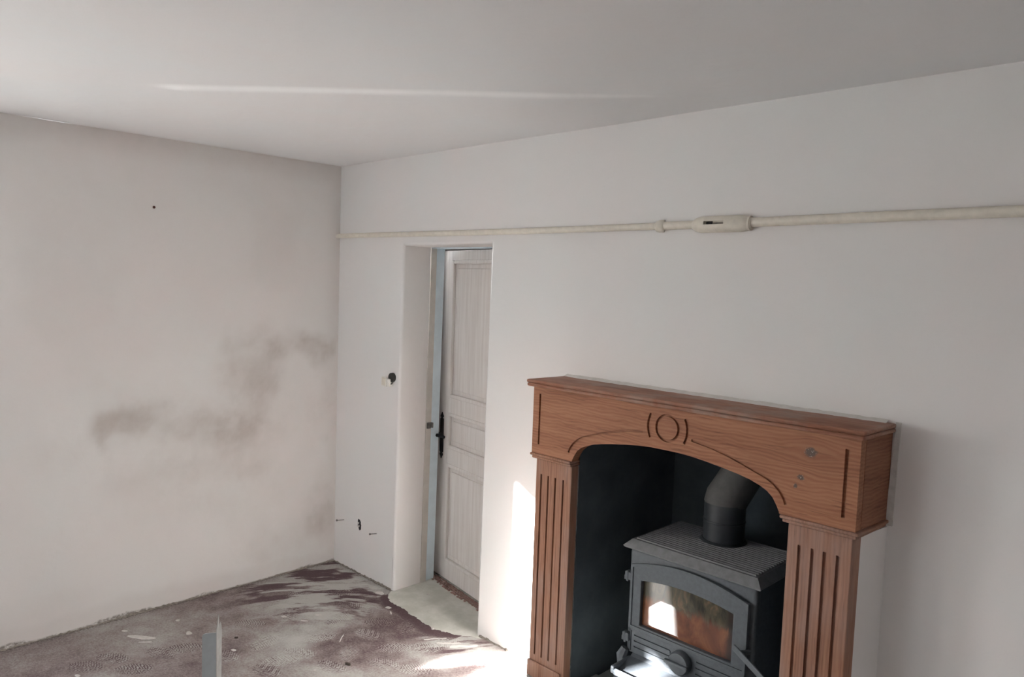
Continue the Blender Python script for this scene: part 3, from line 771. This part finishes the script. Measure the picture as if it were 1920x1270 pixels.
# plaster fillets where the surround meets the wall
bm = bmesh.new(); rows = []
r = random.Random(12)
for i in range(60):
    x = 1.80+i*(3.10-1.80)/59
    d = 0.020+0.010*r.random()+(0.012 if 1.83 < x < 2.86 else 0); h = 0.006+0.003*r.random()
    rows.append([bm.verts.new((x, -0.0, 1.3378+h)), bm.verts.new((x, -d*0.5, 1.3378+h*0.6)), bm.verts.new((x, -d, 1.3376))])
for a, b in zip(rows[:-1], rows[1:]):
    for k in range(2): bm.faces.new((a[k], a[k+1], b[k+1], b[k]))
f = bmesh_obj('plaster_fillet', bm, 'plaster_white', fire, True); f['label'] = 'white plaster fillet along the shelf back'
bm = bmesh.new()
hexa(bm, [(3.110, -0.006, 1.018), (3.133, -0.004, 1.018), (3.133, 0.001, 1.018), (3.110, 0.001, 1.018), (3.121, -0.006, 1.342), (3.137, -0.004, 1.342), (3.137, 0.001, 1.342), (3.121, 0.001, 1.342)], bev=0.002)
f = bmesh_obj('plaster_fillet', bm, 'plaster_grey', fire)

# chimney jambs (white plaster) and black firebox
chim = thing('wall_chimney', (2.455, 0.1, 0.0), 'plastered chimney jambs and soot-black firebox recess', kind='structure')
bm = bmesh.new()
hexa(bm, [(2.892, -0.157, 0), (3.094, -0.157, 0), (3.117, 0.0, 0), (2.892, 0.0, 0), (2.892, -0.157, 1.013), (3.094, -0.157, 1.013), (3.117, 0, 1.013), (2.892, 0, 1.013)])
bmesh_obj('jamb', bm, 'wall', chim)
newbox('jamb', 'wall', chim, 1.845, 2.020, -0.171, 0.0, 0.0, 1.013)
bm = bmesh.new()
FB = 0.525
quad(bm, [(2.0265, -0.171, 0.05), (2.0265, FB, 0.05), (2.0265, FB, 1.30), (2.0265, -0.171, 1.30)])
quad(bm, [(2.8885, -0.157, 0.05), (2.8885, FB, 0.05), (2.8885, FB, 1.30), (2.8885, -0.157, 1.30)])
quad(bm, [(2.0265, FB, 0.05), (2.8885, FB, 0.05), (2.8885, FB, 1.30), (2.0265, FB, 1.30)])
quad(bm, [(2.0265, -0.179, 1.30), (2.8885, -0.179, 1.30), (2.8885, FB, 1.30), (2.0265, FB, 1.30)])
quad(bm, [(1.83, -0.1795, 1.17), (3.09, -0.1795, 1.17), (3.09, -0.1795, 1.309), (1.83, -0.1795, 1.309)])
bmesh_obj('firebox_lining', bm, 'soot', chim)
# hearth
hearth = thing('hearth_slab', (2.46, -0.4, 0.0), 'raised pale tiled hearth slab under the stove and pilasters', 'hearth')
newbox('slab', 'hearth', hearth, 1.800, 3.16, -0.92, 0.0, 0.0, 0.0905, bev=0.002)
bm = bmesh.new(); box(bm, 2.03, 2.885, 0.0, 0.524, 0.0, 0.0905); bmesh_obj('slab', bm, 'hearth', hearth)
i = 0
for ix in range(4):
    for iy in range(3):
        newbox('tile', 'hearth', hearth, 1.796+ix*0.342, 1.796+ix*0.342+0.339, -0.925+iy*0.309, -0.925+iy*0.309+0.306, 0.0905, 0.0995, bev=0.0015)

# ================================================================== stove
SX = 2.463
stove = thing('wood_stove', (SX, 0.13, 0.10), 'grey cast-iron wood stove with arched glass door inside the fireplace', 'stove')
bm = bmesh.new(); box(bm, 2.2, 2.733, -0.046, 0.31, 0.285, 0.703, bev=0.014, seg=3)
sharp(bmesh_obj('body', bm, 'iron', stove))
bm = bmesh.new()
# top plate: lip, sloping edge, flat
x0, x1, y0, y1 = 2.176, 2.752, -0.062, 0.325
def loop(ins, z): return [(x0+ins, y0+ins, z), (x1-ins, y0+ins, z), (x1-ins, y1-ins, z), (x0+ins, y1-ins, z)]
rings = [loop(0.022, 0.698), loop(0.004, 0.704), loop(0.0, 0.711), loop(0.006, 0.717), loop(0.026, 0.738)]
V = [[bm.verts.new(p) for p in q] for q in rings]
for a, b in zip(V[:-1], V[1:]):
    for k in range(4): bm.faces.new((a[k], a[(k+1) % 4], b[(k+1) % 4], b[k]))
bm.faces.new(V[0][::-1]); bm.faces.new(V[-1])
top = bmesh_obj('top_plate', bm, 'iron_top', stove)
for k in range(17):
    ya = -0.026+k*0.0196
    bm = bmesh.new()
    hexa(bm, [(2.212, ya, .7375), (2.716, ya, .7375), (2.716, ya+.0135, .7375), (2.212, ya+.0135, .7375), (2.215, ya+.003, .7425), (2.713, ya+.003, .7425), (2.713, ya+.0105, .7425), (2.215, ya+.0105, .7425)])
    bmesh_obj('rib', bm, 'iron_top', top)
# door with arched head
def arch_top(xa, xb, zs_, rise, n=14):
    return [(xa+(xb-xa)*i/n, zs_+rise*(1-((2*i/n)-1)**2)) for i in range(n+1)]
XA, XB = 2.228, 2.711
outer = [(XB, 0.400), (XA, 0.400)]+arch_top(XA, XB, 0.645, 0.042)
GA, GB = 2.272, 2.6585
inner = [(GB, 0.416), (GA, 0.416)]+arch_top(GA, GB, 0.594, 0.0205)
bm = bmesh.new(); ring_prism(bm, outer, inner, -0.066, -0.044)
sdoor = bmesh_obj('door', bm, 'iron', stove)
m = sdoor.modifiers.new('bevel', 'BEVEL'); m.width = 0.004; m.segments = 2; m.limit_method = 'ANGLE'
bm = bmesh.new()
oo = [(XB+.004, 0.396), (XA-.004, 0.396)]+arch_top(XA-.004, XB+.004, 0.648, 0.043); ii = [(XB-.006, 0.408), (XA+.006, 0.408)]+arch_top(XA+.006, XB-.006, 0.640, 0.041)
ring_prism(bm, oo, ii, -0.0705, -0.060)
rim = bmesh_obj('door_rim', bm, 'iron', sdoor)
bm = bmesh.new(); prism(bm, [(GB+.006, 0.411), (GA-.006, 0.411)]+arch_top(GA-.006, GB+.006, 0.597, 0.0205), -0.0485, -0.0475)
g = bmesh_obj('glass', bm, 'glass', sdoor); g['label'] = 'mottled orange-brown stove glass'
for hzz in (0.598, 0.352):
    bm = bmesh.new(); box(bm, 2.196, 2.226, -0.070, -0.044, hzz-0.016, hzz+0.016, bev=0.003); box(bm, 2.188, 2.204, -0.062, -0.040, hzz-0.022, hzz-0.004, bev=0.002)
    tube(bm, [(2.209, -0.066, hzz-0.022), (2.209, -0.066, hzz+0.020)], 0.006, 8)
    bmesh_obj('hinge', bm, 'iron', stove)
# lower panel with horizontal slots and round air dial
lp = newbox('air_panel', 'iron', stove, 2.228, 2.711, -0.062, -0.044, 0.296, 0.394, bev=0.003)
cut = bmesh.new()
for z in (0.369, 0.346, 0.323):
    sweep2d(cut, [(2.248, z), (2.408, z), (2.413, z-0.004), (2.413, z-0.012)], 0.0052, -0.09, -0.055)
    sweep2d(cut, [(2.522, z-0.002), (2.692, z-0.002)], 0.0052, -0.09, -0.055)
sweep2d(cut, [(2.234, 0.384), (2.234, 0.302)], 0.0045, -0.09, -0.055)
carve(lp, cut)
bm = bmesh.new(); kx, kz = 2.463, 0.345
tube(bm, [(kx, -0.060, kz), (kx, -0.086, kz), (kx, -0.092, kz)], [0.043, 0.043, 0.039], 28)
kn = sharp(bmesh_obj('air_dial', bm, 'iron', stove))
bm = bmesh.new(); box(bm, kx-0.052, kx+0.046, -0.104, -0.090, kz-0.006, kz+0.006, bev=0.003); bmesh_obj('dial_grip', bm, 'iron', kn)
# ash shelf and legs
bm = bmesh.new()
prof = [(-0.046, 0.292), (-0.062, 0.280), (-0.150, 0.258), (-0.168, 0.268), (-0.176, 0.262), (-0.172, 0.244), (-0.150, 0.238), (-0.046, 0.262)]
va = [bm.verts.new((2.236, y, z)) for y, z in prof]; vb = [bm.verts.new((2.700, y, z)) for y, z in prof]
bm.faces.new(va); bm.faces.new(vb[::-1])
for i in range(len(prof)): bm.faces.new((va[i], vb[i], vb[(i+1) % len(prof)], va[(i+1) % len(prof)]))
ash = bmesh_obj('ash_shelf', bm, 'iron', stove)
bm = bmesh.new(); box(bm, 2.222, 2.240, -0.176, -0.05, 0.246, 0.276, bev=0.006); bmesh_obj('shelf_end', bm, 'iron', ash)
bm = bmesh.new(); box(bm, 2.696, 2.714, -0.176, -0.05, 0.246, 0.276, bev=0.006); bmesh_obj('shelf_end', bm, 'iron', ash)
for sx, xx in ((-1, 2.205), (1, 2.722)):
    for yy, sy in ((-0.055, -1), (0.27, 1)):
        bm = bmesh.new()
        tube(bm, [(xx, yy, 0.300), (xx+sx*0.010, yy+sy*0.008, 0.272), (xx+sx*0.006, yy+sy*0.012, 0.235), (xx+sx*0.028, yy+sy*0.022, 0.135), (xx+sx*0.036, yy+sy*0.026, 0.1005)], [0.016, 0.022, 0.018, 0.014, 0.018], 8)
        sharp(bmesh_obj('leg', bm, 'iron', stove))
# door handle: flat bar slanting down out of the door
A = pix(1375, 1213, 1, -0.10); B = pix(1445, 1290, 1, -0.19)
d = (B-A).normalized(); s = d.cross(Vector((0, 1, 0))).normalized()*0.011; nn = d.cross(s).normalized()*0.004
bm = bmesh.new()
hexa(bm, [A-s-nn, A+s-nn, A+s+nn, A-s+nn, B-s-nn, B+s-nn, B+s+nn, B-s+nn], bev=0.003)
tube(bm, [A+d*0.035, A+d*0.04+Vector((0.012, 0.045, -0.004))], 0.009, 10)
bmesh_obj('door_handle', bm, 'iron', stove)

# flue pipe
PX, PY, PR = 2.452, 0.222, 0.0795
flue = thing('flue_pipe', (PX, PY, 0.742), 'black round flue pipe rising from the stove top', 'flue')
bm = bmesh.new(); tube(bm, [(PX, PY, 0.7425), (PX, PY, 0.900)], PR, 40); sharp(bmesh_obj('pipe', bm, 'black_pipe', flue))
bm = bmesh.new(); tube(bm, [(PX, PY, 0.8200), (PX, PY, 0.8225), (PX, PY, 0.8260), (PX, PY, 0.8285)], [PR, PR+0.003, PR+0.003, PR], 40, caps=False); sharp(bmesh_obj('seam_ring', bm, 'black_pipe', flue), 60)
bm = bmesh.new(); tube(bm, [(PX, PY, 0.7425), (PX, PY, 0.750)], [PR+0.012, PR+0.004], 40); sharp(bmesh_obj('collar', bm, 'black_pipe', flue))
bm = bmesh.new()
E0 = Vector((PX, PY, 0.900)); E1 = Vector((PX+0.045, PY+0.055, 1.02)); E2 = Vector((PX+0.055, PY+0.07, 1.12)); E3 = Vector((PX+0.055, PY+0.07, 1.298))
tube(bm, [E0-Vector((0, 0, .004)), E0+Vector((0, 0, .004)), E1, E2, E3], [PR+0.002, PR+0.002, PR, PR, PR], 40); sharp(bmesh_obj('elbow', bm, 'pipe_grey', flue), 25)

# ================================================================== conduit along the wall
cond = thing('conduit_pipe', (1.7, -0.02, 1.965), 'cream painted conduit pipe running along the wall above the doorway', 'pipe')
CR = 0.0150; CY = -0.017; CZ0 = 1.966
def czz(x): return 1.968-0.008*math.sin(min(max((x-0.2)/3.0, 0), 1)*math.pi)
bm = bmesh.new(); tube(bm, [(x, CY, czz(x)) for x in np.linspace(0.0, 2.24, 24)], 0.0135, 14); sharp(bmesh_obj('pipe', bm, 'cream', cond), 60)
bm = bmesh.new(); tube(bm, [(x, CY, czz(x)) for x in np.linspace(2.25, 2.42, 4)], 0.0155, 14); sharp(bmesh_obj('pipe', bm, 'cream', cond), 60)
bm = bmesh.new(); tube(bm, [(x, CY, czz(x)) for x in np.linspace(2.58, 2.72, 4)], 0.0160, 14); sharp(bmesh_obj('pipe', bm, 'cream', cond), 60)
bm = bmesh.new(); tube(bm, [(x, CY-0.001, czz(x)) for x in np.linspace(2.735, RX, 12)], 0.0165, 14); sharp(bmesh_obj('pipe', bm, 'cream', cond), 60)
bm = bmesh.new(); tube(bm, [(2.715, CY, czz(2.72)), (2.737, CY, czz(2.73))], 0.0150, 14); sharp(bmesh_obj('sleeve', bm, 'cream', cond), 60)
bm = bmesh.new(); tube(bm, [(2.228, CY, 1.960), (2.236, CY-.001, 1.960), (2.258, CY-.001, 1.960), (2.266, CY, 1.960)], [0.014, 0.0215, 0.0215, 0.015], 14)
box(bm, 2.232, 2.256, -0.012, 0.0, 1.938, 1.985, bev=0.003)
sharp(bmesh_obj('clip', bm, 'cream', cond), 60)
# oblong inspection fitting with an open slot
bm = bmesh.new(); xm = 2.508
tube(bm, [(2.395, CY, 1.960), (2.41, CY-.004, 1.960), (2.43, CY-.010, 1.960), (2.585, CY-.010, 1.960), (2.603, CY-.004, 1.960), (2.618, CY, 1.960)], [0.019, 0.026, 0.030, 0.030, 0.026, 0.019], 18)
jb = sharp(bmesh_obj('inspection_box', bm, 'cream', cond), 50)
cut = bmesh.new(); box(cut, 2.452, 2.530, -0.10, -0.040, 1.958, 1.970); carve(jb, cut)
for xx in (2.600, 2.612):
    bm = bmesh.new(); tube(bm, [(xx-.003, CY-.002, 1.960), (xx+.005, CY-.002, 1.960)], 0.0255, 16); bmesh_obj('collar', bm, 'cream', jb)
newbox('slot_liner', 'hole', jb, 2.455, 2.480, -0.0418, -0.0402, 1.9585, 1.9695)
newbox('slot_liner', 'mortar', jb, 2.481, 2.528, -0.0415, -0.0402, 1.959, 1.966)

# ================================================================== small things on the walls
S = pix(724, 714, 1, -0.022)
sw = thing('light_switch', (S.x, 0.0, S.z), 'white light switch hanging loose from a black wall box', 'switch')
Sb = pix(736, 708, 1, -0.004)
bm = bmesh.new()
tube(bm, [(Sb.x, 0.002, Sb.z), (Sb.x, -0.014, Sb.z), (Sb.x, -0.017, Sb.z)], [0.026, 0.0255, 0.022], 20)
sharp(bmesh_obj('wall_box', bm, 'black_plastic', sw))
newbox('switch_plate', 'white_plastic', sw, S.x-0.030, S.x+0.016, -0.034, -0.026, S.z-0.032, S.z+0.024, bev=0.003)
newbox('rocker', 'cream', sw, S.x-0.022, S.x+0.010, -0.0375, -0.033, S.z-0.024, S.z+0.017, bev=0.002)
newbox('switch_body', 'white_plastic', sw, S.x-0.004, S.x+0.034, -0.026, -0.0005, S.z-0.030, S.z+0.012, bev=0.003)
bm = bmesh.new(); tube(bm, [(S.x+0.026, -0.012, S.z-0.012), (S.x+0.034, -0.014, S.z-0.016), (S.x+0.040, -0.006, S.z-0.006)], 0.004, 6); bmesh_obj('terminal', bm, 'steel', sw)

def screw(wx, wy_pix, hx, hy_pix, label, L=0.045):
    a = pix(wx, wy_pix, 1, 0.0); b = pix(hx, hy_pix, 1, -L)
    t = thing('wall_screw', a, label, 'screw', 'screws in the wall beside the cable hole')
    d = (b-a).normalized()
    bm = bmesh.new(); tube(bm, [a-d*0.002, b], 0.0022, 8); bmesh_obj('shank', bm, 'steel', t)
    bm = bmesh.new(); tube(bm, [b-d*0.001, b+d*0.004, b+d*0.006], [0.0055, 0.0060, 0.003], 10); bmesh_obj('head', bm, 'steel', t)
screw(645, 975, 632, 976, 'steel screw sticking out of the wall between the room corner and the hole')
screw(706, 1001, 694, 1002, 'steel screw sticking out of the wall between the hole and the doorway')
# ragged hole with broken plug
H = pix(674, 984, 1, 0.0)
hole = thing('cable_hole', (H.x, 0, H.z), 'ragged dark hole in the plaster with a broken grey plug', 'hole')
r = random.Random(2); bm = bmesh.new()
outl = []
for k in range(22):
    a = 2*math.pi*k/22
    outl.append((H.x+0.017*math.cos(a)*(1+0.22*(r.random()-.5))+0.004*math.sin(a)*-1, H.z+0.032*math.sin(a)*(1+0.2*(r.random()-.5))))
prism(bm, outl, -0.0012, 0.0005); bmesh_obj('cavity', bm, 'hole', hole)
for (dx, dz, rr_) in ((-0.009, 0.004, .006), (-0.011, -0.010, .0065), (0.001, -0.006, .004), (-0.005, -0.014, .005), (-0.004, 0.012, .004)):
    bm = bmesh.new(); bmesh.ops.create_icosphere(bm, subdivisions=1, radius=rr_, matrix=Matrix.Translation((H.x+dx, -0.0015, H.z+dz)))
    for v in bm.verts: v.co += Vector((r.uniform(-1, 1), r.uniform(-.5, .5), r.uniform(-1, 1)))*0.0018
    bmesh_obj('plug_fragment', bm, 'plaster_grey', hole)
# nail on the left wall
Nn = pix(287, 389, 0, 0.0)
nail = thing('wall_nail', Nn, 'small rusty nail head high on the stained wall', 'nail')
bm = bmesh.new(); tube(bm, [(-0.004, Nn.y, Nn.z), (0.012, Nn.y, Nn.z)], 0.0025, 8); bmesh_obj('shank', bm, 'steel', nail)
M['rust'] = plain('rusty_nail', (0.11, 0.035, 0.022), 0.8, 0.2, 0.2, 200)
bm = bmesh.new(); tube(bm, [(0.011, Nn.y, Nn.z), (0.013, Nn.y, Nn.z), (0.0145, Nn.y, Nn.z)], [0.006, 0.007, 0.005], 10); bmesh_obj('head', bm, 'rust', nail)

# ================================================================== galvanised angle bar standing on the floor
DB = 1.95
def at_dist(px, py, D):
    d = (_fw*FPX+_r2*(px-960)+_u2*(635-py)).normalized(); return CAM+d*D
P0 = at_dist(405.5, 1188, DB)        # top of the ridge
view = Vector((P0.x-CAM.x, P0.y-CAM.y, 0)).normalized(); side = Vector((view.y, -view.x, 0))
fa = (-side*0.96+view*0.22).normalized(); fb = (side*0.33+view*0.94).normalized()
bar = thing('angle_bar', (P0.x, P0.y, 0.0), 'galvanised steel angle bar with a torn top standing on the floor', 'metal bar')
WA = 0.0305; WB = 0.034; TH = 0.0016; HT = P0.z
def flange(name, dirv, wdt, prof, mat):
    nrm = Vector((-dirv.y, dirv.x, 0))
    outl = [(0.0, 0.0), (wdt, 0.0)]+prof
    bm = bmesh.new()
    va = [bm.verts.new(Vector((P0.x, P0.y, 0))+dirv*u+Vector((0, 0, z))-nrm*TH/2) for u, z in outl]
    vb = [bm.verts.new(Vector((P0.x, P0.y, 0))+dirv*u+Vector((0, 0, z))+nrm*TH/2) for u, z in outl]
    bm.faces.new(va); bm.faces.new(vb[::-1])
    for i in range(len(va)): bm.faces.new((va[i], vb[i], vb[(i+1) % len(va)], va[(i+1) % len(va)]))
    return bmesh_obj(name, bm, mat, bar)
flange('flange', fa, WA, [(WA, HT-0.006), (WA-0.002, HT-0.002), (WA-0.006, HT), (0.0, HT+0.002)], 'zinc')
flange('flange', fb, WB, [(WB, HT-0.012), (WB-0.003, HT+0.005), (WB*0.82, HT+0.014), (WB*0.66, HT+0.010), (WB*0.60, HT-0.004), (WB*0.52, HT+0.016), (WB*0.40, HT+0.038), (WB*0.30, HT+0.030), (WB*0.2, HT+0.018), (0.0, HT+0.004)], 'zinc_edge')
newbox('foot', 'zinc', bar, P0.x-0.05, P0.x+0.05, P0.y-0.05, P0.y+0.05, 0.0, 0.004)

# ================================================================== debris on the floor
def flake(px, py, sx, sy, ang, seed, label, name='plaster_flake', mat='chip', h=0.003, group='plaster flakes on the floor', cat='flake'):
    q = pix(px, py, 2, 0.0); r = random.Random(seed); bm = bmesh.new(); n = 9
    pts = []
    for k in range(n):
        a = 2*math.pi*k/n; rad = 0.7+0.45*r.random()
        u = sx*math.cos(a)*rad; v = sy*math.sin(a)*rad
        pts.append((q.x+u*math.cos(ang)-v*math.sin(ang), q.y+u*math.sin(ang)+v*math.cos(ang)))
    lo = [bm.verts.new((x, y, 0.0)) for x, y in pts]
    hi = [bm.verts.new((q.x+(x-q.x)*0.88, q.y+(y-q.y)*0.88, h*(0.7+0.6*r.random()))) for x, y in pts]
    c = bm.verts.new((q.x, q.y, h*1.2))
    bm.faces.new(lo[::-1])
    for k in range(n):
        bm.faces.new((lo[k], lo[(k+1) % n], hi[(k+1) % n], hi[k])); bm.faces.new((hi[k], hi[(k+1) % n], c))
    bmesh.ops.translate(bm, verts=bm.verts, vec=(-q.x, -q.y, 0))
    o = bmesh_obj(name, bm, mat); o.location = (q.x, q.y, 0)
    return tag(o, label, cat, group)
SL = 'small pale plaster flake lying on the dusty floor'
flake(265, 1196, 0.085, 0.016, 0.62, 1, 'long ragged pale plaster flake near the stained wall')
flake(272, 1205, 0.030, 0.006, 0.9, 2, 'thin pale sliver beside the long ragged flake')
flake(354, 1188, 0.022, 0.014, 0.2, 3, 'squarish pale plaster flake beside the angle bar')
flake(334, 1164, 0.014, 0.010, 0.2, 4, 'small pale flake close to the foot of the stained wall'); flake(438, 1220, 0.013, 0.008, 0.5, 5, 'pale crumb of plaster just behind the angle bar')
flake(532, 1157, 0.016, 0.010, 0.5, 6, 'pale flake lying on trodden dust in the open floor'); flake(571, 1165, 0.024, 0.007, 0.7, 7, 'thin pale sliver amid pale dust in the open floor')
flake(728, 1140, 0.019, 0.013, 0.1, 8, 'round pale plaster flake on the dark paint by the grey screed')
flake(733, 1150, 0.021, 0.005, -0.5, 9, 'thin curved pale plaster sliver on the dark paint by the grey screed')
flake(712, 1113, 0.030, 0.020, 0.3, 10, 'broad flat pale flake beside the doorway reveal')
flake(597, 1154, 0.018, 0.005, 0.9, 11, 'slim pale shard between the dust sweeps and boot prints'); flake(590, 1258, 0.008, 0.005, 0.2, 12, 'tiny pale speck near the brown pebble')
flake(145, 1268, 0.016, 0.008, 0.4, 13, 'pale crumb on mauve floor well away from the walls'); flake(234, 1184, 0.020, 0.006, 0.6, 14, 'narrow pale strip next to the long ragged flake')
flake(811.5, 1180, 0.0075, 0.0075, 0.0, 15, 'tiny round white plaster crumb on the dark paint edge', h=0.006)
flake(803, 1116, 0.010, 0.006, 0.3, 16, 'tiny pale crumb lying on the grey screed')
flake(652, 1247, 0.016, 0.009, 0.1, 17, 'brown pebble lying on the pale dust', name='pebble', mat='pebble', h=0.008, group='dark stones on the floor', cat='stone')
flake(443, 1197, 0.010, 0.005, 0.9, 18, 'dark stone chip beside the angle bar', name='pebble', mat='pebble', h=0.005, group='dark stones on the floor', cat='stone')
a = [pix(644, 1191, 2, 0.004), pix(640, 1197, 2, 0.007), pix(637, 1204, 2, 0.003)]
bm = bmesh.new(); tube(bm, [p-a[1] for p in a], 0.0022, 6)
o = bmesh_obj('straw', bm, 'chip'); o.location = a[1]; tag(o, 'short pale curved straw lying on the boot prints', 'straw')

# ================================================================== window and outside (behind and beside the camera)
win = thing('window_1', (-0.1, (WY0+WY1)/2, WZ0), 'window in the stained wall, partly shuttered', kind='structure')
bm = bmesh.new(); D = 0.28
for (p, q) in (((WY0, WZ0), (WY1, WZ0)), ((WY1, WZ0), (WY1, WZ1)), ((WY1, WZ1), (WY0, WZ1)), ((WY0, WZ1), (WY0, WZ0))):
    quad(bm, [(0, p[0], p[1]), (0, q[0], q[1]), (-D, q[0], q[1]), (-D, p[0], p[1])])
bmesh_obj('reveal', bm, 'wall', win)
newbox('casement_rail', 'white_plastic', win, -0.05, -0.02, -2.95, -2.50, WZ0, WZ0+0.11, bev=0.003)
newbox('shutter_leaf', 'shutter', win, -0.05, -0.02, -3.54, -2.95, WZ0, WZ1, bev=0.003)
newbox('shutter_leaf', 'shutter', win, -0.05, -0.02, WY0, -3.545, 1.51, WZ1, bev=0.003)  # upper board added to cut off the top of the sun slit
win2 = thing('window_2', ((VX0+VX1)/2, RY-0.1, VZ0), 'window in the wall facing the fireplace', kind='structure')
bm = bmesh.new()
for (p, q) in (((VX0, VZ0), (VX1, VZ0)), ((VX1, VZ0), (VX1, VZ1)), ((VX1, VZ1), (VX0, VZ1)), ((VX0, VZ1), (VX0, VZ0))):
    quad(bm, [(p[0], RY, p[1]), (q[0], RY, q[1]), (q[0], RY-D, q[1]), (p[0], RY-D, p[1])])
bmesh_obj('reveal', bm, 'wall', win2)
for xx in (VX0, (VX0+VX1)/2-0.03, VX1-0.06): newbox('casement_stile', 'white_plastic', win2, xx, xx+0.06, RY-0.2, RY-0.15, VZ0, VZ1, bev=0.003)
for zz in (VZ0, (VZ0+VZ1)/2, VZ1-0.05): newbox('casement_rail', 'white_plastic', win2, VX0+0.06, VX1-0.06, RY-0.2, RY-0.16, zz, zz+0.05, bev=0.003)
newbox('wall_sun_blocker', 'wall', None, -3.35, 9.0, -9.4, -9.0, -0.15, 4.1)  # added unseen wall, stops direct sun reaching the front window
bpy.data.objects['wall_sun_blocker']['kind'] = 'structure'; bpy.data.objects['wall_sun_blocker']['label'] = 'unseen wall added outside to keep sun off the front window'
bm = bmesh.new(); quad(bm, [(-60, -60, -0.15), (60, -60, -0.15), (60, 60, -0.15), (-60, 60, -0.15)])
tag(bmesh_obj('ground', bm, 'ground'), 'gravel ground outside the house', kind='structure')
